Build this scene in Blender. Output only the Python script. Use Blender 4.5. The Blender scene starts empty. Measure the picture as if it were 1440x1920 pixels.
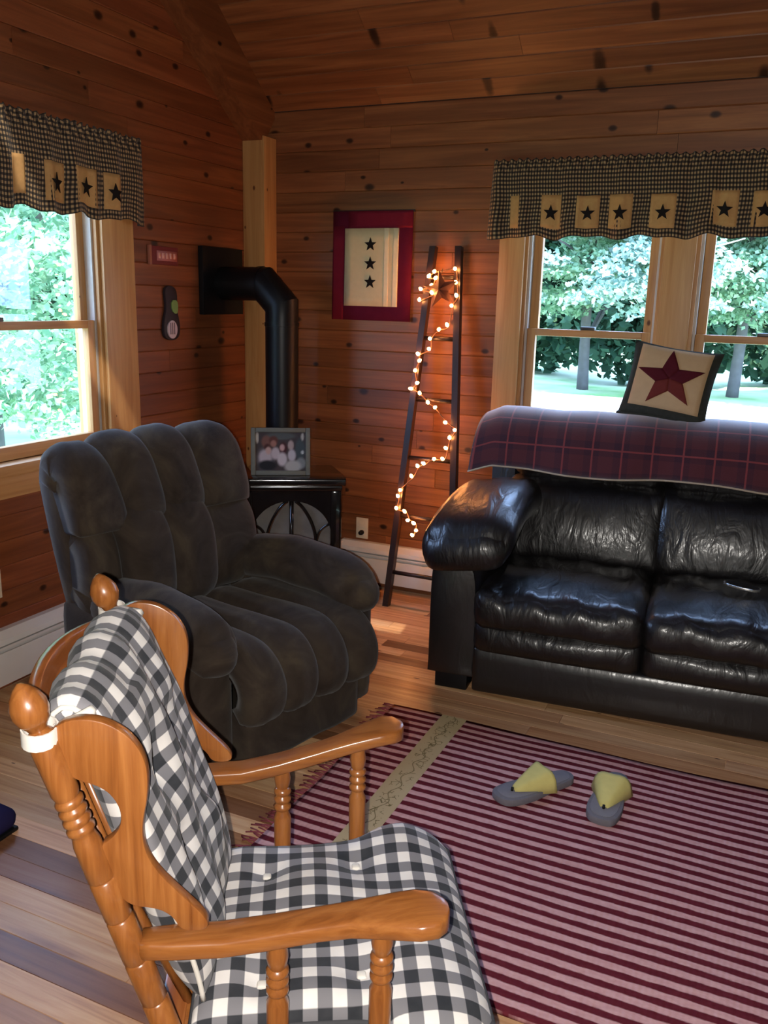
import bpy, bmesh, math, random
import numpy as np
from mathutils import Matrix, Vector
random.seed(7); RNG = np.random.default_rng(7)
SC = bpy.context.scene
COL = SC.collection
PI = math.pi

# ------------------------------------------------------------------ camera, sky, sun, flash, exposure
def make_camera():
    pitch, roll, yaw = math.radians(13.677), math.radians(1.484), math.radians(24.284)
    f = Vector((-math.sin(yaw)*math.cos(pitch), math.cos(yaw)*math.cos(pitch), -math.sin(pitch)))
    r = Vector((math.cos(yaw), math.sin(yaw), 0)); u = r.cross(f)
    c, s = math.cos(roll), math.sin(roll)
    R2 = c*r + s*u; U2 = -s*r + c*u
    cam = bpy.data.cameras.new('camera'); o = bpy.data.objects.new('camera', cam); COL.objects.link(o)
    cam.sensor_fit = 'VERTICAL'; cam.sensor_height = 36; cam.lens = 1638.55*36/1920
    cam.clip_start = .05; cam.clip_end = 200
    M = Matrix((R2, U2, -f)).transposed().to_4x4(); M.translation = (0, 0, 1.6)
    o.matrix_world = M; SC.camera = o
    return R2, U2, f
CR, CU, CF = make_camera()

SC.view_settings.view_transform = 'Standard'; SC.view_settings.look = 'None'
SC.view_settings.exposure = 0.0; SC.view_settings.gamma = 1.0; SC.view_settings.use_curve_mapping = False

world = bpy.data.worlds.new('world'); SC.world = world; world.use_nodes = True
bg = world.node_tree.nodes['Background']
bg.inputs['Color'].default_value = (0.40, 0.58, 1.0, 1); bg.inputs['Strength'].default_value = 16.0

def add_light(name, kind, loc, energy, color=(1, 1, 1), target=None, **kw):
    l = bpy.data.lights.new(name, kind); l.energy = energy; l.color = color
    for k, v in kw.items(): setattr(l, k, v)
    o = bpy.data.objects.new(name, l); COL.objects.link(o); o.location = loc
    if target is not None:
        o.rotation_euler = (Vector(target)-Vector(loc)).to_track_quat('-Z', 'Y').to_euler()
    return o
# the sun stands high behind the house and lights the trees and lawn outside
add_light('sun', 'SUN', (0, 0, 12), 16, (1, .95, .82), target=(-5, 7, 0), angle=.02)
# the phone's flash, a hand's breadth of a phone away from the lens
fp = Vector((0, 0, 1.6)) - CR*.032 - CU*.008 + CF*.005
add_light('camera_flash', 'SPOT', fp, 195, (1, .95, .88), target=fp+CF*3+CR*.1-CU*.1, spot_size=math.radians(125), spot_blend=.6, shadow_soft_size=.006)

# ------------------------------------------------------------------ materials
MATS = {}
class NT:
    def __init__(s, name):
        s.m = bpy.data.materials.new(name); s.m.use_nodes = True; s.t = s.m.node_tree
        s.b = s.t.nodes['Principled BSDF']; s.o = s.t.nodes['Material Output']
    def n(s, kind, **kw):
        x = s.t.nodes.new(kind)
        for k, v in kw.items(): setattr(x, k, v)
        return x
    def l(s, a, b): s.t.links.new(a, b)
    def val(s, sock, v):
        if isinstance(v, bpy.types.NodeSocket): s.l(v, sock)
        else: sock.default_value = v
    def math(s, op, a, b=0.0, c=None):
        x = s.n('ShaderNodeMath', operation=op); s.val(x.inputs[0], a); s.val(x.inputs[1], b)
        if c is not None: s.val(x.inputs[2], c)
        return x.outputs[0]
    def mix(s, fac, a, b, blend='MIX'):
        x = s.n('ShaderNodeMix', data_type='RGBA', blend_type=blend)
        s.val(x.inputs[0], fac); s.val(x.inputs[6], a); s.val(x.inputs[7], b)
        return x.outputs[2]
    def ramp(s, fac, stops):
        x = s.n('ShaderNodeValToRGB'); e = x.color_ramp.elements
        while len(e) < len(stops): e.new(.5)
        for i, (p, c) in enumerate(stops):
            e[i].position = p; e[i].color = c if len(c) == 4 else (*c, 1)
        s.l(fac, x.inputs[0]); return x.outputs[0]
    def noise(s, vec, scale, detail=4, rough=.5, dist=0.0):
        x = s.n('ShaderNodeTexNoise'); x.inputs['Scale'].default_value = scale; x.inputs['Detail'].default_value = detail
        x.inputs['Roughness'].default_value = rough; x.inputs['Distortion'].default_value = dist
        if vec is not None: s.l(vec, x.inputs['Vector'])
        return x.outputs[0]
    def bump(s, h, strength, dist=.01):
        x = s.n('ShaderNodeBump'); x.inputs['Strength'].default_value = strength; x.inputs['Distance'].default_value = dist
        s.l(h, x.inputs['Height']); s.l(x.outputs[0], s.b.inputs['Normal'])
    def set(s, rough=None, spec=None, metal=None, sheen=None, coat=None, coatr=None):
        if rough is not None: s.val(s.b.inputs['Roughness'], rough)
        if spec is not None: s.b.inputs['Specular IOR Level'].default_value = spec
        if metal is not None: s.b.inputs['Metallic'].default_value = metal
        if sheen is not None: s.b.inputs['Sheen Weight'].default_value = sheen
        if coat is not None: s.b.inputs['Coat Weight'].default_value = coat
        if coatr is not None: s.b.inputs['Coat Roughness'].default_value = coatr

def c4(c): return (c[0], c[1], c[2], 1)
def srgb(r, g, b):
    f = lambda v: (v/255/12.92) if v/255 <= .04045 else ((v/255+.055)/1.055)**2.4
    return (f(r), f(g), f(b), 1)

def wood(name, axis, light, mid, dark, knot=None, knot_size=.09, rough=.4, spec=.4, bump=.15, grain=1.0, coat=0.0, streak=.5, knot_keep=.45, kfreq=(4.2, 6.6)):
    """axis: 0/1/2 = world or local direction of the grain"""
    if name in MATS: return MATS[name]
    s = NT(name)
    tc = s.n('ShaderNodeTexCoord'); oi = s.n('ShaderNodeObjectInfo')
    sp = s.n('ShaderNodeSeparateXYZ'); s.l(tc.outputs['Object'], sp.inputs[0])
    A = sp.outputs[axis]; B = sp.outputs[(axis+1) % 3]; Cc = sp.outputs[(axis+2) % 3]
    rnd = s.math('MULTIPLY', oi.outputs['Random'], 37.0)
    al = s.math('ADD', A, rnd); ac = s.math('ADD', s.math('ADD', B, Cc), rnd)
    def vec(ka, kb):
        x = s.n('ShaderNodeCombineXYZ'); s.l(s.math('MULTIPLY', al, ka), x.inputs[0]); s.l(s.math('MULTIPLY', ac, kb), x.inputs[1])
        s.l(s.math('MULTIPLY', s.math('SUBTRACT', B, Cc), kb), x.inputs[2])
        return x.outputs[0]
    g = s.noise(vec(1.1*grain, 16*grain), 1.0, 6, .6, .9)
    fine = s.noise(vec(3*grain, 130*grain), 1.0, 3, .6, .2)
    col = s.ramp(g, [(.25, dark), (.48, mid), (.72, light)])
    col = s.mix(s.math('MULTIPLY', fine, streak), col, c4([v*.62 for v in mid[:3]]), 'MIX')
    if knot:
        vo = s.n('ShaderNodeTexVoronoi', voronoi_dimensions='2D'); vo.inputs['Scale'].default_value = 1.0
        x = s.n('ShaderNodeCombineXYZ'); s.l(s.math('MULTIPLY', al, kfreq[0]), x.inputs[0]); s.l(s.math('MULTIPLY', ac, kfreq[1]), x.inputs[1])
        wob = s.noise(vec(9, 30), 1.0, 2)
        s.l(x.outputs[0], vo.inputs['Vector'])
        sc = s.n('ShaderNodeSeparateColor'); s.l(vo.outputs['Color'], sc.inputs[0])
        size = s.math('MULTIPLY', s.math('ADD', s.math('MULTIPLY', sc.outputs[1], .9), .35), knot_size)
        d = s.math('DIVIDE', s.math('ADD', vo.outputs['Distance'], s.math('MULTIPLY', s.math('SUBTRACT', wob, .5), .05)), size)
        k = s.ramp(d, [(.0, (1, 1, 1)), (.55, (.85, .85, .85)), (1.0, (0, 0, 0))])
        keep = s.math('GREATER_THAN', sc.outputs[0], 1-knot_keep)
        col = s.mix(s.math('MULTIPLY', k, keep), col, knot)
    col = s.mix(1.0, col, oi.outputs['Color'], 'MULTIPLY')
    s.l(col, s.b.inputs['Base Color'])
    s.set(rough=s.math('ADD', s.math('MULTIPLY', g, .15), rough-.07), spec=spec, coat=coat, coatr=.15)
    s.bump(s.math('ADD', s.math('MULTIPLY', fine, .4), g), bump, .002)
    MATS[name] = s.m; return s.m

def plain(name, color, rough=.5, spec=.5, metal=0.0, var=.12, scale=30, bump=.05, sheen=None, coat=None, bscale=None):
    if name in MATS: return MATS[name]
    s = NT(name); tc = s.n('ShaderNodeTexCoord')
    nz = s.noise(tc.outputs['Object'], scale, 4)
    s.l(s.mix(nz, c4([v*(1-var) for v in color[:3]]), c4([min(1, v*(1+var)) for v in color[:3]])), s.b.inputs['Base Color'])
    s.set(rough=rough, spec=spec, metal=metal, sheen=sheen, coat=coat)
    if bump: s.bump(s.noise(tc.outputs['Object'], bscale or scale*6, 3), bump, .002)
    MATS[name] = s.m; return s.m

def gingham(name, period, dark, mid, light, rough=.85, fade=.1):
    """two-way check; UVs are metres on the cloth"""
    s = NT(name); uv = s.n('ShaderNodeUVMap'); sp = s.n('ShaderNodeSeparateXYZ'); s.l(uv.outputs[0], sp.inputs[0])
    def st(x):
        f = s.math('FRACT', s.math('DIVIDE', x, period))
        tri = s.math('ABSOLUTE', s.math('SUBTRACT', f, .5))            # 0..0.5
        r = s.n('ShaderNodeMapRange'); r.inputs[1].default_value = .235; r.inputs[2].default_value = .265
        s.l(tri, r.inputs[0]); return r.outputs[0]
    tone = s.math('MULTIPLY', s.math('ADD', st(sp.outputs[0]), st(sp.outputs[1])), .5)
    col = s.ramp(tone, [(0.0, light), (.45, mid), (.55, mid), (1.0, dark)])
    tc = s.n('ShaderNodeTexCoord')
    col = s.mix(s.math('MULTIPLY', s.noise(tc.outputs['Object'], 25, 3), fade*2), col, mid)
    s.l(col, s.b.inputs['Base Color']); s.set(rough=rough, spec=.15, sheen=.1)
    wv = s.noise(uv.outputs[0], 900, 2); s.bump(wv, .25, .001)
    MATS[name] = s.m; return s.m

WALLC = dict(light=srgb(154, 98, 58), mid=srgb(124, 74, 43), dark=srgb(95, 53, 31), knot=srgb(34, 15, 10), knot_size=.125, knot_keep=.42, rough=.45, spec=.35)
M_wallX = wood('stained_pine_x', 0, **WALLC)
M_wallY = wood('stained_pine_y', 1, **WALLC)
M_trimZ = wood('pale_pine_z', 2, srgb(208, 160, 104), srgb(188, 136, 82), srgb(160, 106, 60), srgb(84, 40, 22), .06, rough=.45, spec=.35, knot_keep=.3)
M_trimX = wood('pale_pine_x', 0, srgb(208, 160, 104), srgb(188, 136, 82), srgb(160, 106, 60), srgb(84, 40, 22), .06, rough=.45, spec=.35, knot_keep=.2)
M_trimY = wood('pale_pine_y', 1, srgb(208, 160, 104), srgb(188, 136, 82), srgb(160, 106, 60), srgb(84, 40, 22), .06, rough=.45, spec=.35, knot_keep=.2)
M_floor = wood('hickory_floor', 0, srgb(232, 192, 152), srgb(208, 160, 118), srgb(148, 96, 62), srgb(70, 38, 24), .05, rough=.38, spec=.25, bump=.05, coat=.04, grain=1.3, streak=.35, knot_keep=.3, kfreq=(3, 9))
M_oakX = wood('honey_oak_x', 0, srgb(172, 110, 56), srgb(148, 88, 41), srgb(112, 61, 27), None, rough=.3, spec=.5, coat=.4, grain=2.2, streak=.5, bump=.05)
M_oakZ = wood('honey_oak_z', 2, srgb(172, 110, 56), srgb(148, 88, 41), srgb(112, 61, 27), None, rough=.3, spec=.5, coat=.4, grain=2.2, streak=.5, bump=.05)
M_oakY = wood('honey_oak_y', 1, srgb(178, 112, 62), srgb(148, 84, 42), srgb(112, 60, 30), None, rough=.3, spec=.5, coat=.4, grain=2.2, streak=.5, bump=.05)
M_ladder = wood('dark_stained_ladder', 2, srgb(50, 32, 25), srgb(36, 23, 19), srgb(24, 15, 13), None, rough=.4, spec=.4)
M_black = plain('matte_black_steel', (.006, .006, .007), .40, .22, 0, .2, 20, .02)
M_enamel = plain('glossy_black_enamel', (.008, .007, .007), .12, .6, 0, .2, 10, .01, coat=.6)
M_stoneback = plain('grey_firebrick', (.16, .15, .14), .8, .2, 0, .4, 14, .3)
M_white = plain('white_enamel', (.62, .60, .58), .4, .4, 0, .05, 12, .02)
M_dkslot = plain('dark_slot', (.05, .05, .05), .7, .2)
M_ivory = plain('ivory_plastic', (.62, .55, .42), .4, .4)
M_backing = plain('rough_backing', (.05, .035, .03), .9, .1)
M_vinyl = plain('grey_jamb_liner', (.50, .44, .40), .5, .3)
M_dark = plain('dark_bronze', (.03, .025, .02), .4, .5)

def leather(name, amt):
    s = NT(name); tc = s.n('ShaderNodeTexCoord')
    mp = s.n('ShaderNodeMapping'); mp.inputs['Scale'].default_value = (9, 3.5, 4); s.l(tc.outputs['Object'], mp.inputs[0])
    w1 = s.noise(mp.outputs[0], 1.6, 3, .5, 1.2); w2 = s.noise(tc.outputs['Object'], 130, 3)
    s.b.inputs['Base Color'].default_value = (.005, .004, .0045, 1)
    s.set(rough=.45, spec=.62, coat=.4, coatr=.2)
    mp2 = s.n('ShaderNodeMapping'); mp2.inputs['Scale'].default_value = (26, 7, 8); s.l(tc.outputs['Object'], mp2.inputs[0])
    w3 = s.noise(mp2.outputs[0], 1.3, 2, .5, 1.6)
    s.bump(s.math('ADD', s.math('ADD', w1, s.math('MULTIPLY', w3, .16)), s.math('MULTIPLY', w2, .03)), amt, .03)
    s.l(s.t.nodes['Bump'].outputs[0], s.b.inputs['Coat Normal'])
    return s.m
M_leather = leather('black_leather', .26); M_leather2 = leather('taut_black_leather', .08)
def microfiber():
    s = NT('brown_microfiber'); tc = s.n('ShaderNodeTexCoord')
    a = s.noise(tc.outputs['Object'], 5, 4, .6, 1.0)
    s.l(s.ramp(a, [(.3, srgb(48, 40, 35)), (.5, srgb(62, 53, 46)), (.72, srgb(80, 70, 57))]), s.b.inputs['Base Color'])
    s.set(rough=.95, spec=.05, sheen=.12); s.b.inputs['Sheen Roughness'].default_value = .45
    s.bump(s.noise(tc.outputs['Object'], 220, 3), .25, .002)
    return s.m
M_fuzz = microfiber()
M_check = gingham('black_white_gingham', .052, srgb(32, 35, 40), srgb(122, 120, 124), srgb(230, 224, 219))
M_valcheck = gingham('black_tan_homespun', .0185, srgb(20, 18, 20), srgb(66, 56, 48), srgb(170, 138, 98), fade=.15)
M_burlap = plain('tan_burlap', srgb(178, 136, 88)[:3], .9, .1, 0, .15, 60, .3)
M_starblk = plain('black_star_cloth', (.012, .010, .010), .9, .1)
M_red = plain('barn_red_cloth', srgb(104, 24, 42)[:3], .9, .1, 0, .18, 18, .2)
M_red2 = plain('plum_red_cloth', srgb(84, 18, 40)[:3], .9, .1, 0, .2, 18, .2)
M_cream = plain('cream_muslin', srgb(206, 184, 146)[:3], .9, .1, 0, .08, 40, .2)
M_cream2 = plain('pale_cream_muslin', srgb(226, 206, 170)[:3], .9, .1, 0, .08, 40, .2)
M_pgreen = plain('dark_olive_trim', (.035, .035, .028), .9, .1, 0, .3, 60, .2)
M_starA = plain('dark_maroon_star', srgb(78, 24, 32)[:3], .9, .1, 0, .15, 40, .2)
M_starB = plain('brick_star', srgb(104, 44, 40)[:3], .9, .1, 0, .15, 40, .2)
M_piping = plain('white_piping', (.7, .66, .6), .8, .1)
M_pipingd = plain('dark_piping', (.06, .06, .065), .8, .1)
M_rust = plain('rusty_tin', srgb(70, 38, 32)[:3], .6, .3, .3, .3, 30, .1)
M_sole = plain('grey_rubber_sole', (.16, .15, .17), .8, .2, 0, .15, 60, .2)
M_strap = plain('yellow_strap', srgb(204, 192, 120)[:3], .7, .2, 0, .12, 40, .1)
M_navy = plain('navy_felt', (.015, .012, .05), .9, .1)
M_frame = plain('grey_green_frame', srgb(92, 92, 84)[:3], .5, .3, 0, .15, 40, .1)

def glass():
    s = NT('window_glass'); t = s.n('ShaderNodeBsdfTransparent'); g = s.n('ShaderNodeBsdfGlossy'); g.inputs['Roughness'].default_value = .0
    t.inputs[0].default_value = (.94, .97, .97, 1)
    fr = s.n('ShaderNodeFresnel'); ge = s.n('ShaderNodeNewGeometry')      # thin pane: same reflection from either side
    s.l(s.math('ADD', s.math('MULTIPLY', ge.outputs['Backfacing'], 1/1.52-1.52), 1.52), fr.inputs['IOR'])
    mx = s.n('ShaderNodeMixShader'); s.l(fr.outputs[0], mx.inputs[0]); s.l(t.outputs[0], mx.inputs[1]); s.l(g.outputs[0], mx.inputs[2])
    s.l(mx.outputs[0], s.o.inputs['Surface']); return s.m
M_glass = glass()
def emitter(name, col, st):
    s = NT(name); s.b.inputs['Base Color'].default_value = (*col, 1)
    s.b.inputs['Emission Color'].default_value = (*col, 1); s.b.inputs['Emission Strength'].default_value = st; return s.m
M_bulb = emitter('warm_bulb', (1.0, .36, .10), 120)
def leafmat(name, a, b):
    s = NT(name); ge = s.n('ShaderNodeNewGeometry')
    col = s.ramp(ge.outputs['Random Per Island'], [(0, a), (1, b)])
    d = s.n('ShaderNodeBsdfDiffuse'); t = s.n('ShaderNodeBsdfTranslucent'); m = s.n('ShaderNodeMixShader'); m.inputs[0].default_value = .4
    s.l(col, d.inputs[0]); s.l(col, t.inputs[0]); s.l(d.outputs[0], m.inputs[1]); s.l(t.outputs[0], m.inputs[2]); s.l(m.outputs[0], s.o.inputs['Surface']); return s.m
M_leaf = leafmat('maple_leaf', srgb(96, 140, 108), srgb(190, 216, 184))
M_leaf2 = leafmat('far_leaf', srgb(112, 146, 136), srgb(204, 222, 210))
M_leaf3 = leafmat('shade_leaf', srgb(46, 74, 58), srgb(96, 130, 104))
M_bark = plain('grey_bark', (.12, .11, .11), .9, .1, 0, .3, 6, .4)
M_birch = plain('pale_bark', (.62, .62, .60), .9, .1, 0, .2, 6, .2)

# ------------------------------------------------------------------ mesh helpers
class MB:
    def __init__(s): s.v = []; s.f = []; s.uv = []
    def add(s, verts, faces, uv=None):
        k = len(s.v); s.v += [tuple(p) for p in verts]; s.f += [tuple(i+k for i in f) for f in faces]
        s.uv += list(uv) if uv is not None else [(0, 0)]*len(verts)
        return s
    def xform(s, fn): s.v = [tuple(fn(p)) for p in s.v]; return s
    def build(s, name, mat, parent=None, smooth=True, angle=None, hasuv=False):
        me = bpy.data.meshes.new(name); me.from_pydata(s.v, [], s.f); me.materials.append(mat)
        if hasuv:
            ul = me.uv_layers.new(name='UVMap')
            li = np.zeros(len(me.loops), dtype=np.int32); me.loops.foreach_get('vertex_index', li)
            ul.data.foreach_set('uv', np.array(s.uv, dtype=np.float32)[li].ravel())
        bm = bmesh.new(); bm.from_mesh(me); bmesh.ops.recalc_face_normals(bm, faces=bm.faces); bm.to_mesh(me); bm.free()
        if smooth:
            me.polygons.foreach_set('use_smooth', [True]*len(me.polygons))
            if angle: me.set_sharp_from_angle(angle=math.radians(angle))
        o = bpy.data.objects.new(name, me); COL.objects.link(o)
        if parent: o.parent = parent
        return o

def tag(o, label=None, cat=None, group=None, kind=None):
    if label: o['label'] = label
    if cat: o['category'] = cat
    if group: o['group'] = group
    if kind: o['kind'] = kind
    return o
def empty(name, loc=(0, 0, 0), rz=0.0):
    o = bpy.data.objects.new(name, None); COL.objects.link(o); o.location = loc; o.rotation_euler = (0, 0, rz); o.empty_display_size = .1
    return o

def box(x0, x1, y0, y1, z0, z1, ch=0.0):
    """box with chamfered edges"""
    if ch <= 0:
        v = [(x, y, z) for z in (z0, z1) for y in (y0, y1) for x in (x0, x1)]
        f = [(0, 2, 3, 1), (4, 5, 7, 6), (0, 1, 5, 4), (2, 6, 7, 3), (0, 4, 6, 2), (1, 3, 7, 5)]
        return v, f
    bm = bmesh.new(); bmesh.ops.create_cube(bm, size=1)
    for q in bm.verts: q.co = ((x0+x1)/2+q.co.x*(x1-x0), (y0+y1)/2+q.co.y*(y1-y0), (z0+z1)/2+q.co.z*(z1-z0))
    bmesh.ops.bevel(bm, geom=list(bm.edges), offset=ch, segments=2, affect='EDGES', profile=.6)
    bm.verts.index_update()
    v = [tuple(q.co) for q in bm.verts]; f = [tuple(q.index for q in p.verts) for p in bm.faces]; bm.free(); return v, f
def mbox(*a, **k): return MB().add(*box(*a, **k))
def part(name, mat, parent, *a, ch=.004, **k): return mbox(*a, ch=ch).build(name, mat, parent, angle=35, **k)

def loft(rings, cap=True, closed=True):
    n = len(rings[0]); v = [p for r in rings for p in r]; f = []
    for i in range(len(rings)-1):
        for j in range(n if closed else n-1):
            a = i*n+j; b = i*n+(j+1) % n; f.append((a, b, b+n, a+n))
    if cap and closed:
        f.append(tuple(range(n))); f.append(tuple(reversed([(len(rings)-1)*n+j for j in range(n)])))
    return v, f
def lathe(profile, axis0, axis1, n=16):
    """profile: (t along axis in metres, radius); axis from point axis0 toward axis1"""
    a = Vector(axis0); d = (Vector(axis1)-a).normalized(); u = d.orthogonal().normalized(); w = d.cross(u)
    rings = [[a+d*t+(u*math.cos(2*PI*k/n)+w*math.sin(2*PI*k/n))*max(r, 1e-4) for k in range(n)] for t, r in profile]
    return loft(rings)
def tube(pts, r, n=8):
    pts = [Vector(p) for p in pts]; rings = []; prev = None
    for i, p in enumerate(pts):
        d = (pts[min(i+1, len(pts)-1)]-pts[max(i-1, 0)]).normalized()
        u = d.orthogonal().normalized() if prev is None else (prev-d*prev.dot(d)).normalized()
        prev = u; w = d.cross(u); rr = r(i/(len(pts)-1)) if callable(r) else r
        rings.append([p+(u*math.cos(2*PI*k/n)+w*math.sin(2*PI*k/n))*rr for k in range(n)])
    return loft(rings)
def smooth_path(pts, k=6):
    P = [Vector(p) for p in pts]; out = []
    for i in range(len(P)-1):
        a = P[max(i-1, 0)]; b = P[i]; c = P[i+1]; d = P[min(i+2, len(P)-1)]
        for j in range(k):
            t = j/k; out.append(.5*((2*b)+(c-a)*t+(2*a-5*b+4*c-d)*t*t+(3*b-a-3*c+d)*t**3))
    out.append(P[-1]); return out
def prism(outline, t0, t1, fn, ch=0.0):
    """outline 2D polygon (p,q); fn(p,q,t)->xyz; rounded rim when ch"""
    def ring(sh, t):
        n = len(outline); o = []
        for i, (x, y) in enumerate(outline):
            if sh:
                x0, y0 = outline[i-1]; x1, y1 = outline[(i+1) % n]
                tx, ty = x1-x0, y1-y0; l = math.hypot(tx, ty) or 1
                x, y = x-sgn*ty/l*sh, y+sgn*tx/l*sh
            o.append(fn(x, y, t))
        return o
    area = sum(outline[i-1][0]*outline[i][1]-outline[i][0]*outline[i-1][1] for i in range(len(outline)))
    sgn = 1 if area > 0 else -1
    if ch: R = [ring(ch, t0), ring(ch*.3, t0+ch*.3), ring(0, t0+ch), ring(0, t1-ch), ring(ch*.3, t1-ch*.3), ring(ch, t1)]
    else: R = [ring(0, t0), ring(0, t1)]
    return loft(R)
def chaikin(p, n=2, closed=True):
    for _ in range(n):
        o = []; m = len(p)
        for i in range(m if closed else m-1):
            a, b = p[i], p[(i+1) % m]
            o += [tuple(.75*x+.25*y for x, y in zip(a, b)), tuple(.25*x+.75*y for x, y in zip(a, b))]
        p = o if closed else [p[0]]+o+[p[-1]]
    return p
def grid(nu, nv, fn, uvfn=None):
    v = []; uv = []; f = []
    for i in range(nu+1):
        for j in range(nv+1):
            v.append(fn(i/nu, j/nv)); uv.append(uvfn(i/nu, j/nv) if uvfn else (0, 0))
    for i in range(nu):
        for j in range(nv):
            a = i*(nv+1)+j; f.append((a, a+1, a+nv+2, a+nv+1))
    return v, f, uv
def sheet(nu, nv, fn, thick, uvfn=None, side=1):
    """grid with real thickness: fn gives the outer face, the inner one lies `thick` behind along the local normal"""
    v, f, uv = grid(nu, nv, fn, uvfn); P = np.array([[*p] for p in v]).reshape(nu+1, nv+1, 3)
    du = np.gradient(P, axis=0); dv = np.gradient(P, axis=1); N = np.cross(du, dv); N /= np.linalg.norm(N, axis=2, keepdims=True)+1e-9
    Q = (P-N*thick*side).reshape(-1, 3); n = len(v)
    F = list(f)+[tuple(i+n for i in reversed(q)) for q in f]
    W = nv+1
    rim = [(i*W) for i in range(nu+1)]+[nu*W+j for j in range(1, W)]+[i*W+nv for i in range(nu-1, -1, -1)]+[j for j in range(nv-1, 0, -1)]
    for a, b in zip(rim, rim[1:]+rim[:1]): F.append((a, b, b+n, a+n))
    return v+[tuple(p) for p in Q], F, uv+uv
def puff(c, h, r, n=(10, 10, 6), bulge=(0, 0, 0), disp=None, rot=None):
    """soft rounded cushion: centre, half sizes, edge radius, bulge of each pair of faces"""
    idx = {}; V = []; F = []; UV = []
    T = [[math.sin(PI/2*(-1+2*i/m)) for i in range(m+1)] for m in n]
    def vert(i, j, k):
        key = (i, j, k)
        if key in idx: return idx[key]
        p = (T[0][i], T[1][j], T[2][k]); P = [p[a]*h[a] for a in range(3)]
        q = [max(-(h[a]-min(r, h[a])), min(h[a]-min(r, h[a]), P[a])) for a in range(3)]
        d = [P[a]-q[a] for a in range(3)]; l = math.sqrt(sum(x*x for x in d)) or 1
        o = [q[a]+d[a]/l*min(r, l if l < 1e-6 else r) for a in range(3)]
        for a in range(3):
            b, e = (a+1) % 3, (a+2) % 3
            o[a] += bulge[a]*p[a]*(1-p[b]**2)*(1-p[e]**2)
        if disp: o = list(disp(o, p))
        if rot: o = list(rot @ Vector(o))
        idx[key] = len(V); V.append((c[0]+o[0], c[1]+o[1], c[2]+o[2])); UV.append((c[0]+o[0], c[1]+o[1]))
        return idx[key]
    for a in range(3):
        b, e = (a+1) % 3, (a+2) % 3
        for s in (0, n[a]):
            for i in range(n[b]):
                for j in range(n[e]):
                    q = []
                    for (x, y) in ((i, j), (i+1, j), (i+1, j+1), (i, j+1)):
                        t = [0, 0, 0]; t[a] = s; t[b] = x; t[e] = y; q.append(vert(*t))
                    F.append(tuple(q))
    return V, F, UV
def star_pts(R, ratio=.42, rot=PI/2):
    return [((R if k % 2 == 0 else R*ratio)*math.cos(rot+k*PI/5), (R if k % 2 == 0 else R*ratio)*math.sin(rot+k*PI/5)) for k in range(10)]
def star_on(fn, cu, cv, R, ratio=.42, rot=PI/2, lev=3, only=None):
    """flat star laid on the surface fn(u,v,offset): front, back and rim"""
    P = star_pts(R, ratio, rot); v = []; f = []
    for lift in (.0045, .001):
        k0 = len(v); v.append(fn(cu, cv, lift))
        for l in range(1, lev+1):
            for x, y in P: v.append(fn(cu+x*l/lev, cv+y*l/lev, lift))
        for j in range(10):
            f.append((k0, k0+1+j, k0+1+(j+1) % 10))
            for l in range(lev-1):
                a = k0+1+l*10+j; b = k0+1+l*10+(j+1) % 10; f.append((a, b, b+10, a+10))
    n = 1+10*lev; o = 1+10*(lev-1)
    for j in range(10): f.append((o+j, o+(j+1) % 10, n+o+(j+1) % 10, n+o+j))
    return v, f
def patch_on(fn, u0, u1, v0, v1, n=6, lift=.003):
    g = grid(n, n, lambda a, b: fn(u0+(u1-u0)*a, v0+(v1-v0)*b, lift)); h = grid(n, n, lambda a, b: fn(u0+(u1-u0)*a, v0+(v1-v0)*b, -.001))
    m = MB().add(g[0], g[1]).add(h[0], h[1]); W = n+1; N = W*W
    rim = [i*W for i in range(W)]+[n*W+j for j in range(1, W)]+[i*W+n for i in range(n-1, -1, -1)]+[j for j in range(n-1, 0, -1)]
    m.f += [(a, b, b+N, a+N) for a, b in zip(rim, rim[1:]+rim[:1])]
    return m

# ------------------------------------------------------------------ the shell of the room
XA, YB, ZW = -2.78, 4.33, 2.555           # left wall, back wall, eave height
XR, YF = 3.3, -2.9
YRIDGE = .7; TAN = .75
ZR = ZW+(YB-YRIDGE)*TAN
BT = .018                                  # board thickness

def board(name, parent, O, A, B, N, a0, a1, b0, b1, t, ch, mat, col, bot=0.0):
    O, A, B, N = Vector(O), Vector(A), Vector(B), Vector(N)
    sec = [(b0, bot), (b0, t-ch), (b0+ch, t), (b1-ch, t), (b1, t-ch), (b1, bot)]
    e = .0008
    v = [O+A*a+B*b+N*n for a in (a0+e, a1-e) for b, n in sec]
    f = [(i, (i+1) % 6, (i+1) % 6+6, i+6) for i in range(6)]+[(0, 1, 2, 3, 4, 5), (11, 10, 9, 8, 7, 6)]
    o = MB().add(v, f).build(name, mat, parent, smooth=False); o.color = (*col, 1); return o
def tint(lo, hi, hue=.04):
    k = random.uniform(lo, hi); return (k*(1+random.uniform(-hue, hue)), k, k*(1+random.uniform(-hue, hue)))
def floor_tint():
    r = random.random()
    if r < .62: k = random.uniform(.80, 1.12); return (k, k*random.uniform(.96, 1.02), k*random.uniform(.9, 1.02))
    if r < .84: k = random.uniform(.56, .78); return (k*1.04, k*.92, k*.84)
    k = random.uniform(.24, .40); return (k*1.12, k*.84, k*.74)
def red_tint():
    k = random.uniform(.74, 1.06); return (k, k*random.uniform(.78, .86), k*random.uniform(.74, .86))
def spans(lo, hi, cuts):
    out = [(lo, hi)]
    for c0, c1 in cuts:
        nx = []
        for a, b in out:
            if c1 <= a or c0 >= b: nx.append((a, b)); continue
            if c0 > a: nx.append((a, c0))
            if c1 < b: nx.append((c1, b))
        out = nx
    return [s for s in out if s[1]-s[0] > .03]
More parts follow.
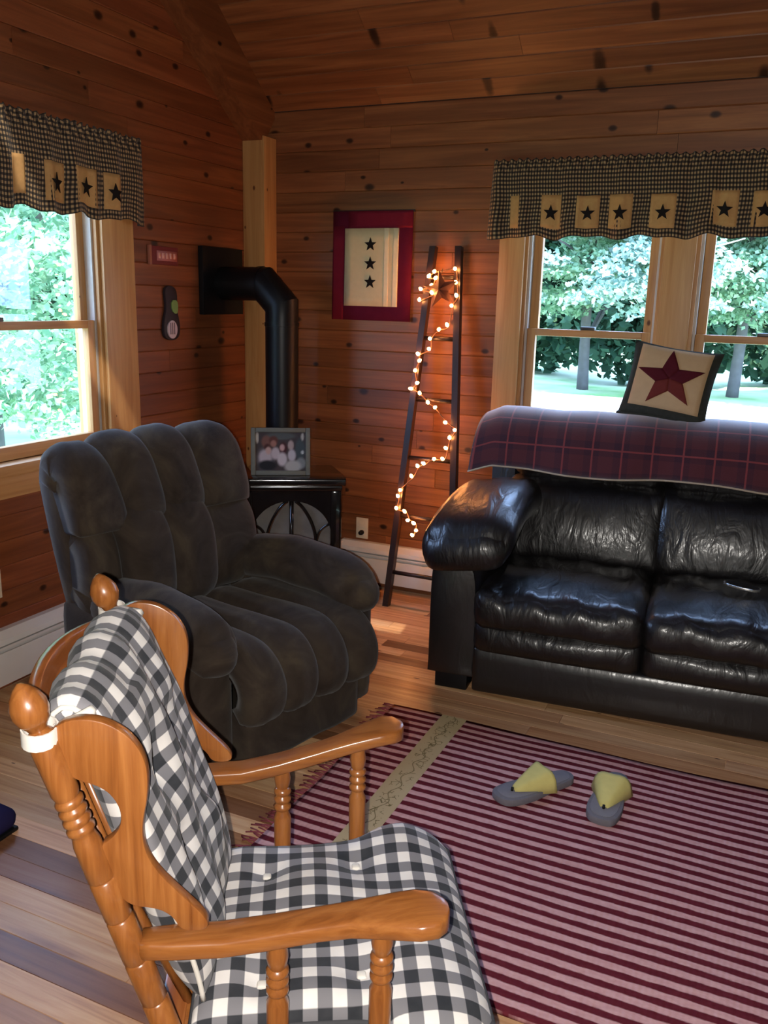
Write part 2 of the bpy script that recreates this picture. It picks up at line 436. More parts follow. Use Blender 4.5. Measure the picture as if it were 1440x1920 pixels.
def lay(name, parent, O, A, B, N, rows, t, ch, mat, lens, tints, cutfn, lim, bot=0.0):
    for b0, b1 in rows:
        lo, hi = lim(b0, b1)
        if hi-lo < .1: continue
        for a, c in spans(lo, hi, cutfn(b0, b1)):
            x = a; first = True
            while x < c-1e-6:
                L = random.uniform(*lens)*(random.uniform(.3, 1) if first else 1); first = False
                e = c if x+L > c-.3 else x+L
                board(name, parent, O, A, B, N, x, e, b0, b1, t, ch, mat, tints() if callable(tints) else tint(*tints), bot); x = e
def rows(lo, hi, w):
    n = int(round((hi-lo)/w)); return [(lo+(hi-lo)*i/n, lo+(hi-lo)*(i+1)/n) for i in range(n)]

# floor
fl = tag(mbox(XA-.2, XR, YF, YB+.2, -.2, -BT).build('floor', M_floor, smooth=False), kind='structure')
frows = rows(.19, YB, .078)
lay('plank', fl, (0, 0, -BT), (1, 0, 0), (0, 1, 0), (0, 0, 1), frows, BT, .0012, M_floor, (.6, 1.7), floor_tint, lambda a, b: [], lambda a, b: (XA, 1.5))
# hickory: some boards are dark heartwood
# back wall
def wall_with_holes(name, holes, lo, hi, zlo, ztop, fn, mat):
    """panel cut round rectangular holes (a0,a1,z0,z1); fn(a,z,depth)"""
    m = MB(); xs = sorted({lo, hi, *[h[0] for h in holes], *[h[1] for h in holes]}); zs = sorted({zlo, *[h[2] for h in holes], *[h[3] for h in holes], ztop})
    for i in range(len(xs)-1):
        for j in range(len(zs)-1):
            cx, cz = (xs[i]+xs[i+1])/2, (zs[j]+zs[j+1])/2
            if any(h[0] < cx < h[1] and h[2] < cz < h[3] for h in holes): continue
            v, f = box(xs[i], xs[i+1], 0, .14, zs[j], zs[j+1]); m.add([fn(x, z, y) for x, y, z in v], f)
    return tag(m.build(name, mat, smooth=False), kind='structure')
WZ0, WZ1 = .93, 2.12
W1 = (1.95, 3.085)          # left window opening (y)
W2 = (-1.235, -.575); W3 = (-.437, .223)
wb = wall_with_holes('wall_back', [(*W2, WZ0, WZ1), (*W3, WZ0, WZ1)], XA-.2, XR, 0, ZW+.1, lambda a, z, d: (a, YB+BT+d, z), M_backing)
wa = wall_with_holes('wall_left', [(*W1, WZ0, WZ1)], YF, YB+.2, 0, ZR, lambda a, z, d: (XA-BT-d, a, z), M_backing)
def cuts(ws):
    return lambda b0, b1: [(w[0]-.05, w[1]+.05) for w in ws if b1 > WZ0-.03 and b0 < WZ1+.03]
lay('wall_board', wb, (0, YB+BT, 0), (1, 0, 0), (0, 0, 1), (0, -1, 0), rows(0, ZW, .1022), BT, .004, M_wallX, (1.1, 2.6), (.8, 1.15), cuts([W2, W3]), lambda a, b: (XA, 1.7))
lay('wall_board', wa, (XA-BT, 0, 0), (0, 1, 0), (0, 0, 1), (1, 0, 0), rows(0, 3.58, .1022), BT, .004, M_wallY, (1.1, 2.6), red_tint, cuts([W1]), lambda a, b: (1.0, min(YB, YB-(b-ZW)/TAN)))
# the walls behind the viewer and the roof close the room
wr = tag(mbox(XR, XR+.15, YF, YB+.2, 0, ZR).build('wall_right', M_wallY, smooth=False), kind='structure')
wf = tag(mbox(XA-.2, XR, YF-.15, YF, 0, 3.2).build('wall_front', M_wallX, smooth=False), kind='structure')
m = MB()
for y0, z0, y1, z1 in ((YB+.3, ZW-.3*TAN, YRIDGE, ZR), (YRIDGE, ZR, YF-.3, ZR-(YRIDGE-YF+.3)*TAN)):
    nrm = Vector((0, z0-z1, y1-y0)).normalized()
    if nrm.z < 0: nrm = -nrm
    p = [Vector((x, y, z))+nrm*BT*1.0 for x in (XA-.25, XR+.2) for y, z in ((y0, z0), (y1, z1))]
    q = [a+nrm*.15 for a in p]; v = p+q
    m.add(v, [(0, 1, 3, 2), (4, 6, 7, 5), (0, 4, 5, 1), (2, 3, 7, 6), (0, 2, 6, 4), (1, 5, 7, 3)])
ce = tag(m.build('ceiling', M_wallX, smooth=False), kind='structure')
lay('ceiling_board', ce, (0, YB, ZW), (1, 0, 0), (0, -.8, .6), (0, -.6, -.8), rows(0, 2.2, .105), 0.0, .004, M_wallX, (1.3, 3.0), (.8, 1.15), lambda a, b: [], lambda a, b: (XA+.02, 1.9), bot=-BT)

# corner post and gable rafter
cp_ = tag(mbox(XA, -2.645, 4.205, YB, 0, 2.42, ch=.004).build('trim_1', M_trimZ, angle=35), kind='structure')
m = MB()
sec = [(0, -.0), (0, -.2), (.125, -.2), (.125, -.0)]
rg = []
for t in (-.02, 2.6):
    rg.append([Vector((XA+a, YB, ZW))+Vector((0, -.8, .6))*t+Vector((0, .6, .8))*d for a, d in sec])
m.add(*loft(rg)); rf = tag(m.build('trim_2', M_wallY, smooth=False), kind='structure'); rf.color = (.85, .82, .82, 1)

# ------------------------------------------------------------------ windows
def window(name, T, a0, a1, cas0, cas1, mull0=True, mull1=True, axisH=None):
    """T(a, depth, z): depth >0 goes outdoors; opening a0..a1, casing strips of given widths"""
    w = tag(empty(name), kind='structure')
    H = M_trimX if axisH == 0 else M_trimY
    def bx(nm, mat, par, x0, x1, d0, d1, z0, z1, ch=.003):
        v, f = box(x0, x1, d0, d1, z0, z1, ch); return MB().add([T(*p) for p in v], f).build(nm, mat, par, angle=35)
    if cas0: bx('casing', M_trimZ, w, a0-cas0, a0+.002, -.02, .0, WZ0-.02, WZ1+.12)
    if cas1: bx('casing', M_trimZ, w, a1-.002, a1+cas1, -.02, .0, WZ0-.02, WZ1+.12)
    bx('head_casing', H, w, a0, a1, -.02, 0, WZ1, WZ1+.12)
    bx('sill', H, w, a0-.10, a1+.10, -.055, .10, WZ0-.045, WZ0)
    bx('apron', H, w, a0-.08, a1+.08, -.02, 0, WZ0-.14, WZ0-.045)
    bx('jamb', M_trimZ, w, a0-.005, a0+.018, 0, .15, WZ0, WZ1); bx('jamb', M_trimZ, w, a1-.018, a1+.005, 0, .15, WZ0, WZ1)
    bx('head_jamb', H, w, a0+.018, a1-.018, 0, .15, WZ1-.018, WZ1)
    for s0, s1 in ((a0+.018, a0+.03), (a1-.03, a1-.018)):
        bx('jamb_liner', M_vinyl, w, s0, s1, .02, .12, WZ0, WZ1-.018, .002)
    zm = 1.46
    for nm, z0, z1, d0, d1 in (('lower_sash', WZ0+.001, zm+.018, .022, .057), ('upper_sash', zm-.018, WZ1-.02, .06, .095)):
        i0, i1 = a0+.031, a1-.031; st = .042
        sash = bx(nm, M_trimZ, w, i0, i0+st, d0, d1, z0, z1)
        bx('stile', M_trimZ, sash, i1-st, i1, d0, d1, z0, z1)
        bx('rail', H, sash, i0+st, i1-st, d0, d1, z0, z0+(.055 if nm[0] == 'l' else .034)); bx('rail', H, sash, i0+st, i1-st, d0, d1, z1-.034, z1)
        dm = (d0+d1)/2; bx('pane', M_glass, sash, i0+st-.004, i1-st+.004, dm-.002, dm+.002, z0+.03, z1-.03, 0)
        if nm[0] == 'l':
            am = (a0+a1)/2
            bx('lock', M_dark, sash, am-.035, am+.035, d0-.004, d1, z1, z1+.016)
    return w
window('window_1', lambda a, d, z: (XA-d, a, z), W1[0], W1[1], .2, .2, axisH=1)
window('window_2', lambda a, d, z: (a, YB+d, z), W2[0], W2[1], .125, .138, axisH=0)
window('window_3', lambda a, d, z: (a, YB+d, z), W3[0], W3[1], 0, .125, axisH=0)

# ------------------------------------------------------------------ outdoors
gr = NT('sunlit_lawn'); tc = gr.n('ShaderNodeTexCoord')
gr.l(gr.ramp(gr.noise(tc.outputs['Object'], .6, 6), [(.3, srgb(140, 190, 120)), (.6, srgb(200, 214, 176))]), gr.b.inputs['Base Color']); gr.set(rough=.9, spec=.1)
gv = gr.n('ShaderNodeSeparateXYZ'); gr.l(tc.outputs['Object'], gv.inputs[0])
def ground():
    v, f, _ = grid(40, 40, lambda a, b: (-60+100*a, -30+110*b, -.6+(.25*math.sin(a*31)*math.sin(b*27) if b > .5 else 0)))
    return tag(MB().add(v, f).build('ground', gr.m), 'sunlit pale lawn and drive outside the windows', 'lawn', kind='structure')
ground()
gd = NT('pale_gravel'); tc = gd.n('ShaderNodeTexCoord')
gd.l(gd.ramp(gd.noise(tc.outputs['Object'], 3, 5), [(.3, srgb(214, 212, 204)), (.7, srgb(240, 236, 226))]), gd.b.inputs['Base Color']); gd.set(rough=.9, spec=.1)
drive = MB().add(*box(-8, 14, 10.5, 19.5, -.7, -.34, .1)).build('driveway', gd.m, angle=35); tag(drive, 'pale sunlit gravel driveway seen through the windows over the sofa', 'driveway', kind='structure')

def leaves(blobs, n, size, seed, spray=0, fan=.5):
    r = np.random.default_rng(seed); vol = np.array([b[3]*b[4]*b[5] for b in blobs]); pick = r.choice(len(blobs), n, p=vol/vol.sum())
    B = np.array(blobs)[pick]; d = r.normal(size=(n, 3)); d /= np.linalg.norm(d, axis=1)[:, None]; rad = r.random(n)**.45
    c = B[:, :3]+d*rad[:, None]*B[:, 3:6]
    if spray:                                   # leaves gather on drooping fans of twigs
        m = max(1, n//spray); hub = c[:m]; own = r.integers(0, m, n); a = r.random(n)*2*np.pi; q = np.sqrt(r.random(n))*fan
        out = np.stack([np.cos(a)*q, np.sin(a)*q, -.35*q*q/fan+r.normal(size=n)*fan*.07], 1); c = hub[own]+out
    # drooping layered sprays: leaves near horizontal, tilted
    nrm = r.normal(size=(n, 3))*.65+np.array([.1, -.35, .8]); nrm /= np.linalg.norm(nrm, axis=1)[:, None]
    t = np.cross(nrm, r.normal(size=(n, 3))); t /= np.linalg.norm(t, axis=1)[:, None]; b = np.cross(nrm, t); s = size*(.6+.8*r.random(n))[:, None]
    V = np.stack([c-t*s*.5, c+b*s*.36-t*s*.05, c+t*s*.6, c-b*s*.36-t*s*.05], 1).reshape(-1, 3)
    return V, np.arange(n*4).reshape(n, 4)
def tree(name, label, base, h, trunk_r, blobs, n, size, mat, bark, seed, group=None, branches=5, spray=0, fan=.5):
    t = empty(name, base); tag(t, label, 'tree', group)
    r = random.Random(seed); top = Vector((r.uniform(-.3, .3), r.uniform(-.3, .3), h))
    m = MB().add(*tube(smooth_path([(0, 0, -.1), (r.uniform(-.1, .1), 0, h*.3), (top.x*.6, top.y*.6, h*.65), top], 4), lambda s: trunk_r*(1-.75*s), 7))
    for k in range(branches):
        z = h*r.uniform(.12, .8); a = r.uniform(0, 2*PI); L = r.uniform(.25, .45)*h
        m.add(*tube(smooth_path([(0, 0, z), (math.cos(a)*L*.4, math.sin(a)*L*.4, z+L*.35), (math.cos(a)*L, math.sin(a)*L, z+L*.45)], 4), lambda s: trunk_r*.4*(1-.8*s), 5))
    m.build('trunk', bark, t)
    V, F = leaves(blobs, n, size, seed, spray, fan); me = bpy.data.meshes.new('foliage'); me.from_pydata(V.tolist(), [], F.tolist()); me.materials.append(mat)
    o = bpy.data.objects.new('foliage', me); COL.objects.link(o); o.parent = t; o['kind'] = 'stuff'
    return t
def bl(*a): return list(a)
# left window: a maple close by, shade trees behind it
tree('maple_tree', 'sunlit pale green maple filling the left window', (-8.3, 7.3, -.6), 7.5, .13,
     [bl(0, -.6, 4.6, 2.6, 2.4, 1.6), bl(.8, -1.0, 2.6, 1.7, 1.9, .95), bl(-1.0, .8, 3.0, 1.8, 1.8, 1.1), bl(1.3, .8, 2.1, 1.3, 1.3, .7), bl(.4, -2.2, 2.2, 1.2, 1.3, .9), bl(1.6, -.2, 3.4, 1.4, 1.5, .7), bl(1.4, -.4, 1.25, 1.5, 1.5, .55), bl(-.6, 1.2, 1.5, 1.4, 1.4, .6), bl(.2, .2, .9, 1.6, 1.6, .4)], 42000, .085, M_leaf, M_bark, 3, spray=120, fan=.5)
for i, (x, y) in enumerate(((-14.5, 10.0), (-13.0, 15), (-19, 15.5))):
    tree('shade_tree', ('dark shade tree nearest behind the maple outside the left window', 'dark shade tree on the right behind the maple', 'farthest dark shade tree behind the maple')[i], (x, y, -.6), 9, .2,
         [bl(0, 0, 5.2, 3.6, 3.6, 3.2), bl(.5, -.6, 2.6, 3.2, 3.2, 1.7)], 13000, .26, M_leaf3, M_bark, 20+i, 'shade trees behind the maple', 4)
# right windows: edge of a wood beyond the drive
spec = [(-9.2, 22, 0), (-6.8, 21, 1), (-4.9, 23.5, 0), (-3.0, 21.5, 1), (-1.2, 24, 0), (.8, 22, 1), (3.2, 23.5, 0)]
pos = ['first', 'second', 'third', 'fourth', 'fifth', 'sixth', 'seventh']
for i, (x, y, k) in enumerate(spec):
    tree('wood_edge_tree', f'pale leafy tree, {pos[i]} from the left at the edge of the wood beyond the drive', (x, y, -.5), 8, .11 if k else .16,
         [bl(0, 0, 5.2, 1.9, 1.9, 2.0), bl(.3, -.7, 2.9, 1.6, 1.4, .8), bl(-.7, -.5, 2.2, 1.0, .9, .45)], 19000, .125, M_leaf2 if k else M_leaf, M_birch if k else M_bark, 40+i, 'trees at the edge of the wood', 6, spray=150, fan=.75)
for i, x in enumerate((-13, -8.5, -4, .5, 5)):
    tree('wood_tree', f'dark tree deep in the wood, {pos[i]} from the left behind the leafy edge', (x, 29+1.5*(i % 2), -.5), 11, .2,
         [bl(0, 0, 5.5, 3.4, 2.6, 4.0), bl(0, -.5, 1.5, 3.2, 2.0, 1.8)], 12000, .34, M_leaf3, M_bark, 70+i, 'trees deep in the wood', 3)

# ------------------------------------------------------------------ sofa
S = tag(empty('sofa', (-1.209, 3.234, 0), math.radians(4.5)), 'black leather sofa with puffed arms under the windows', 'sofa')
SL = 1.67
def wrinkle(amp, fx, fy, seed, edge=1):
    r = random.Random(seed); ph = [r.uniform(0, 6.28) for _ in range(6)]
    def d(o, p):
        e = max(abs(p[0]), abs(p[1]))**3 if edge else 1
        a = amp*(.35+e)
        w = math.sin(o[0]*fx+ph[0]+1.3*math.sin(o[1]*fy+ph[1]))+.6*math.sin(o[0]*fx*2.3+ph[2]+math.sin(o[1]*fy*1.7+ph[3])*2)
        return (o[0], o[1], o[2]+a*w*(1 if p[2] > -.5 else .2))
    return d
def sofa_arm(x0, sgn):
    X = lambda x: x0+sgn*x
    out = [(-.03, .07)]+chaikin([(-.03, .12), (-.03, .50), (-.015, .585), (.06, .60), (.13, .57), (.168, .50), (.172, .12)], 2, False)+[(.172, .07)]
    MB().add(*prism(out, .0, .86, lambda p, q, t: (X(p), t, q), .012)).build('arm_panel', M_leather2, S, angle=40)
    part('foot', M_black, S, *sorted((X(.0), X(.14))), .02, .12, 0, .075, ch=.006)
    part('foot', M_black, S, *sorted((X(.0), X(.14))), .72, .82, 0, .075, ch=.006)
    def dd(o, p):
        y = p[1]; z = o[2]+.075*(1-y*y)-.03*(y < 0)*y*y+.13*o[0]*sgn
        # gathers toward the front seam
        z += .006*math.sin(o[0]*75+2*math.sin(o[1]*9))*max(0, -y)**1.5*(p[2] > -.2)+.004*math.sin(o[0]*48+4*o[1])*(p[2] > 0)
        return (o[0], o[1]-.02*(1-p[0]**2)*(p[1] < -.3), z)
    v, f, uv = puff((X(.115), .38, .645), (.195, .44, .095), .095, (16, 22, 10), (.0, .0, .02), dd); MB().add(v, f).build('arm_pad', M_leather, S)
sofa_arm(0, 1); sofa_arm(SL, -1)
edges = [.165, .832, SL-.165]
for i in range(2):
    a, b = edges[i], edges[i+1]; cx = (a+b)/2; hw = (b-a)/2+.004
    v, f, _ = puff((cx, .29, .385), (hw, .345, .082), .055, (30, 24, 8), (0, .02, .028), wrinkle(.008, 34, 15, i)); MB().add(v, f).build('seat_cushion', M_leather, S)
    v, f, _ = puff((cx, .30, .265), (hw+.001, .328, .078), .05, (20, 8, 8), (0, .03, .01), wrinkle(.002, 50, 9, 10+i)); MB().add(v, f).build('front_roll', M_leather, S)
    v, f, _ = puff((cx, .70, .63), (hw+.036, .12, .19), .07, (26, 10, 16), (0, .045, .02), lambda o, p: (o[0], o[1]+.10*(o[2]/.19)*.6+.008*math.sin(o[0]*62+3*math.sin(o[2]*12))*(abs(p[2])**2)*(p[1] < 0), o[2])); MB().add(v, f).build('back_cushion', M_leather, S)
    v, f, _ = puff((cx, .775, .925), (hw+.038, .135, .14), .12, (22, 12, 10), (0, .0, .0), lambda o, p: (o[0], o[1]+.005*math.sin(o[0]*45+2*math.sin(o[2]*15))*(p[1] < 0), o[2])); MB().add(v, f).build('head_cushion', M_leather, S)
v, f, _ = puff((SL/2, .39, .118), (SL/2-.165, .41, .100), .02, (30, 6, 6), (0, .01, 0)); MB().add(v, f).build('front_rail', M_leather2, S)
part('back_panel', M_leather, S, .02, SL-.02, .79, .92, .07, .98, ch=.03)
part('inner_back', plain('black_lining', (.004, .004, .004), .95, .02), S, .15, SL-.15, .71, .80, .30, .95, ch=.02)

# plaid throw over the sofa back
def plaid():
    s = NT('maroon_plaid'); uv = s.n('ShaderNodeUVMap'); sp = s.n('ShaderNodeSeparateXYZ'); s.l(uv.outputs[0], sp.inputs[0])
    def line(x, per, w, off=0.0):
        f = s.math('FRACT', s.math('ADD', s.math('DIVIDE', x, per), off)); return s.math('LESS_THAN', f, w)
    base = s.mix(s.math('MULTIPLY', s.math('ADD', line(sp.outputs[0], .128, .5, .25), line(sp.outputs[1], .128, .5, .25)), .5), srgb(80, 34, 38), srgb(56, 26, 38))
    l = s.math('MAXIMUM', line(sp.outputs[0], .128, .06), line(sp.outputs[1], .128, .06))
    tc = s.n('ShaderNodeTexCoord'); nz = s.noise(tc.outputs['Object'], 400, 2)
    s.l(s.mix(s.math('MULTIPLY', l, .52), base, srgb(158, 70, 66)), s.b.inputs['Base Color']); s.set(rough=.9, spec=.1, sheen=.9); s.bump(nz, .4, .002); return s.m
M_plaid = plaid()
prof = [(.945, .70), (.945, .85), (.945, .98), (.93, 1.07), (.87, 1.115), (.785, 1.125), (.695, 1.10), (.63, 1.04), (.60, .96), (.592, .90), (.588, .862)]
prof = chaikin(prof, 2, False)
plen = [0]
for a, b in zip(prof, prof[1:]): plen.append(plen[-1]+math.dist(a, b))
def prof_at(t):
    s = t*plen[-1]
    for i in range(len(prof)-1):
        if s <= plen[i+1]+1e-9:
            k = (s-plen[i])/(plen[i+1]-plen[i]+1e-12); return (prof[i][0]*(1-k)+prof[i+1][0]*k, prof[i][1]*(1-k)+prof[i+1][1]*k)
    return prof[-1]
BX0, BX1 = -.005, 1.60
def blanket(a, b):
    x = BX0+(BX1-BX0)*a; y, z = prof_at(b); k = max(0, (b-.5)*2)
    w = .008*math.sin(x*11+2*b)+.005*math.sin(x*23+1.3+4*b)
    endd = max(0, 1-a/.045)            # left edge slips down over the end
    return (x-.035*endd*k, y-w*k-.01*endd, z+w*.4*(1-k)+.010*math.sin(x*7.3+1)*k*k*(b > .9)-.035*endd-.006*math.exp(-((x-1.25)/.07)**2)*(1-abs(b-.55)))
v, f, uv = sheet(120, 40, blanket, .008, lambda a, b: (BX0+(BX1-BX0)*a, b*plen[-1]), side=-1)
bk = MB().add(v, f, uv).build('plaid_throw', M_plaid, S, hasuv=True); bk.parent = None; bk.matrix_world = S.matrix_basis
tag(bk, 'maroon plaid throw draped over the sofa back', 'blanket')
e = [blanket(i/120, 1.0) for i in range(121)]
MB().add(*tube([(p[0], p[1]-.004, p[2]-.003) for p in e], .0045, 6)).build('hem_piping', plain('tan_piping', (.45, .36, .27), .8, .1), bk)

# star pillow on top of the throw
PW, PH = .195, .172
def pil(u, v, off, side=1):
    """pillow face, u,v in -1..1"""
    t = .058*(max(0, 1-u*u)*max(0, 1-v*v))**.42
    k = 1-.07*(1-v*v)*abs(u)**3; k2 = 1-.07*(1-u*u)*abs(v)**3
    return (u*PW*k, -side*(t+off), v*PH*k2)
P = empty('star_pillow', (0, 0, 0)); tag(P, 'cream throw pillow with maroon star standing on the sofa back', 'pillow')
m = MB()
for sd in (1, -1):
    v, f, _ = grid(18, 18, lambda a, b: pil(2*a-1, 2*b-1, 0, sd)); m.add(v, f)
m.build('pillow_body', M_pgreen, P)
fpn = patch_on(lambda u, v, o: pil(u, v, o), -.80, .82, -.70, .93, 14, .002).build('front_panel', plain('tan_muslin', srgb(186, 154, 116)[:3], .9, .1, 0, .08, 40, .2), P)
cu, cv, Rr = .02, .10, .80
kite = star_pts(1, .40, PI/2+.10)
for k in range(5):
    tip = kite[2*k]; a = kite[(2*k-1) % 10]; b = kite[(2*k+1) % 10]
    corner = [(0, 0), a, tip, b]
    def srf(u, v, o, c=corner):
        # bilinear over the kite
        x = (1-u)*(1-v)*c[0][0]+u*(1-v)*c[1][0]+u*v*c[2][0]+(1-u)*v*c[3][0]; y = (1-u)*(1-v)*c[0][1]+u*(1-v)*c[1][1]+u*v*c[2][1]+(1-u)*v*c[3][1]
        return pil(cu+x*Rr, cv+y*Rr*.98, .004+o)
    patch_on(srf, 0, 1, 0, 1, 6, .003).build('star_point', M_starB if k in (2, 3) else M_starA, fpn)
MB().add(*tube([pil(-1+2*i/24, -.97, .0) for i in range(25)], .010, 6)).build('bottom_trim', M_pgreen, P)
sm = Matrix.Translation((-1.209, 3.234, 0)) @ Matrix.Rotation(math.radians(4.5), 4, 'Z')
P.matrix_world = sm @ Matrix.Translation((.805, .815, 1.262)) @ Matrix.Rotation(math.radians(-7), 4, 'Z') @ Matrix.Rotation(math.radians(-13), 4, 'X') @ Matrix.Rotation(math.radians(7), 4, 'Y')

# phone on the seat
ph = empty('phone', (0, 0, 0)); tag(ph, 'dark phone with silver rim lying on the sofa seat', 'phone')
MB().add(*prism(chaikin([(-.036, -.07), (.036, -.07), (.036, .07), (-.036, .07)], 2), 0, .009, lambda p, q, t: (p, q, t), .0015)).build('phone_case', plain('silver_rim', (.55, .54, .52), .25, .5, .8), ph, angle=40)
MB().add(*prism(chaikin([(-.031, -.064), (.031, -.064), (.031, .064), (-.031, .064)], 2), .009, .0105, lambda p, q, t: (p, q, t))).build('screen', M_enamel, ph, angle=40)
ph.matrix_world = sm @ Matrix.Translation((1.175, .28, .525)) @ Matrix.Rotation(math.radians(78), 4, 'Z') @ Matrix.Rotation(math.radians(4), 4, 'X')

# ------------------------------------------------------------------ recliner
Rc = tag(empty('recliner', (-1.43, 2.55, 0), math.radians(75)), 'brown plush recliner with channelled back and seat', 'recliner')
def channel(name, profile, cfn, wfn, bulge, n=10, depth=.03, seed=0, wr=.004):
    pr = profile; N = len(pr); r = random.Random(seed); ph = [r.uniform(0, 6) for _ in range(3)]; rings = []
    for i, (d, z) in enumerate(pr):
        d0, z0 = pr[max(i-1, 0)]; d1, z1 = pr[min(i+1, N-1)]; tx, tz = d1-d0, z1-z0; l = math.hypot(tx, tz) or 1
        nx, nz = tz/l, -tx/l                     # outward for a path running down the front
        s = i/(N-1); e = max(0, 1-abs(2*s-1)**6)**.5; c = cfn(s); w = wfn(s)*(.9+.1*e); ring = []
        for k in range(n+1):
            t = -1+2*k/n; o = bulge*e*max(0, 1-abs(t)**2.6)**.55+wr*e*math.sin(9*s+3*t+ph[0])*math.sin(5*t+ph[1])
            ring.append((c+w*t, d+nx*o, z+nz*o))
        ring += [(c+w, d-nx*depth, z-nz*depth), (c-w, d-nx*depth, z-nz*depth)]; rings.append(ring)
    MB().add(*loft(rings)).build(name, M_fuzz, Rc)
def lerp(a, b, t): return a+(b-a)*t
up = smooth_path([(.87, .95, 0), (.845, 1.022, 0), (.79, 1.042, 0), (.725, .995, 0), (.69, .92, 0), (.665, .84, 0), (.66, .775, 0)], 5)
up = [(-0+p.x, p.y) for p in up]
up = [(d, z) for d, z in up]
bt = [-.50, -.345, -.16, .035, .285]; bb = [-.475, -.275, -.11, .075, .315]
for i in range(4):
    sag = (.02, -.005, -.01, .0)[i]
    channel('back_channel', [(d, z-sag) for d, z in up], lambda s: (lerp(bt[i], bb[i], s)+lerp(bt[i+1], bb[i+1], s))/2, lambda s: (lerp(bt[i+1], bb[i+1], s)-lerp(bt[i], bb[i], s))/2+.006, .055, seed=i, wr=.003, depth=.10)
lo = [(p.x, p.y) for p in smooth_path([(.70, .80, 0), (.655, .79, 0), (.60, .72, 0), (.575, .62, 0), (.575, .52, 0), (.62, .44, 0)], 5)]
lb = [-.455, -.335, -.14, .06, .33]
for i in range(4):
    channel('lumbar_channel', [(d+(.06 if i in (0, 3) else 0), z-(.0 if i in (1, 2) else .01)) for d, z in lo], lambda s: (lb[i]+lb[i+1])/2, lambda s: (lb[i+1]-lb[i])/2+.004, .05 if i in (1, 2) else .035, seed=10+i, depth=.13)
v, f, _ = puff((-.095, .825, .56), (.392, .12, .45), .1, (14, 8, 14), (.02, .03, 0), lambda o, p: ((o[0]-.05)*(.90+.10*p[2])+.05, o[1]+.07*(p[2]-.3), o[2])); MB().add(v, f).build('back_shell', M_fuzz, Rc)
sp_ = [(p.x, p.y) for p in smooth_path([(.62, .435, 0), (.40, .425, 0), (.20, .43, 0), (.07, .425, 0), (.0, .385, 0), (-.035, .32, 0), (-.03, .25, 0), (.01, .205, 0)], 5)]
sb = [-.325, -.165, -.005, .155, .32]
for i in range(4): channel('seat_channel', sp_, lambda s: (sb[i]+sb[i+1])/2, lambda s: (sb[i+1]-sb[i])/2+.004, .05, seed=20+i, depth=.05)
for cx, hw, rz, nm in ((.325, .100, 0, 'far'), (-.370, .097, -.035, 'near')):
    def dd(o, p, cx=cx):
        x, y, z = o; fr = max(0, -p[1])
        z += .03*(1-p[1]**2)-.025*fr**3; z += .004*math.sin(x*60+y*8)*(fr**2)+.003*math.sin(y*25+x*9)
        x += (.012*fr if cx > 0 else -.012*fr)*math.copysign(1, 1)
        return (x, y, z)
    v, f, _ = puff((cx, .35, .518+rz), (hw, .345, .088), .085, (12, 20, 10), (.01, .02, .02), dd); MB().add(v, f).build('arm_pad', M_fuzz, Rc)
    v, f, _ = puff((cx+(.012 if cx > 0 else -.012), .45, .26), (.085, .40, .225), .04, (8, 12, 8), (.01, .01, 0)); MB().add(v, f).build('arm_panel', M_fuzz, Rc)
v, f, _ = puff((-.01, .06, .115), (.29, .07, .095), .03, (12, 6, 8), (0, .01, 0), lambda o, p: (o[0], o[1]+.004*math.sin(o[0]*30), o[2])); MB().add(v, f).build('footrest_panel', M_fuzz, Rc)
part('base', M_dark, Rc, -.33, .31, .12, .8, 0, .09, ch=.01)

# ------------------------------------------------------------------ stove, pipe, photo
St = tag(empty('gas_stove', (-2.27, 3.755, 0), math.radians(31)), 'glossy black stove with arched window in the corner', 'stove')
cxs = .05
def tpz(hw, y0, y1, z0, z1, name, mat, ch=.008, cut=.05):
    out = [(cxs-hw, y0), (cxs+hw, y0), (cxs+hw, y0+.10), (cxs+hw-cut, y1), (cxs-hw+cut, y1), (cxs-hw, y0+.10)]
    return MB().add(*prism(out, z0, z1, lambda p, q, t: (p, q, t), ch)).build(name, mat, St, angle=40)
tpz(.275, -.02, .36, .665, .705, 'top_plate', M_enamel, .010)
tpz(.258, 0, .345, .635, .665, 'top_moulding', M_enamel, .008)
tpz(.235, .05, .32, .10, .64, 'firebox', M_black, .004, .04)
tpz(.275, -.02, .34, .07, .105, 'base_plate', M_enamel, .008)
for sx in (-1, 1):
    for yy in (.02, .28): MB().add(*lathe([(0, .028), (.02, .03), (.05, .02), (.075, .024)], (cxs+sx*.21, yy, 0), (cxs+sx*.21, yy, 1), 10)).build('leg', M_enamel, St)
for sx in (-1, 1): part('corner_column', M_enamel, St, *sorted((cxs+sx*.20, cxs+sx*.258)), .0, .06, .105, .636, ch=.012)
# arched front: plate with arched opening
arch = [(cxs+.203*math.cos(t), .40+.18*math.sin(t)) for t in np.linspace(0, PI, 25)]
m = MB(); n = len(arch)
for y in (.012, .034):
    k = len(m.v); m.v += [(x, y, z) for x, z in arch]+[(cxs+.203*math.cos(t)*1.0, y, .636) for t in np.linspace(0, PI, 25)]; m.uv += [(0, 0)]*(2*n)
    m.f += [(k+i, k+i+1, k+n+i+1, k+n+i) for i in range(n-1)]
m.f += [(i, i+1, i+1+2*n, i+2*n) for i in range(n-1)]
m.build('front_plate', M_enamel, St, angle=40)
part('front_plate_lower', M_enamel, St, cxs-.205, cxs+.205, .012, .034, .105, .18, ch=.004)
part('fire_glass', M_stoneback, St, cxs-.205, cxs+.205, .046, .05, .18, .60, ch=.0)
def bar(pts, r=.0095): MB().add(*tube([(p[0], .026, p[1]) for p in pts], r, 8)).build('window_bar', M_enamel, St)
bar([(cxs, .18), (cxs, .58)], .012)
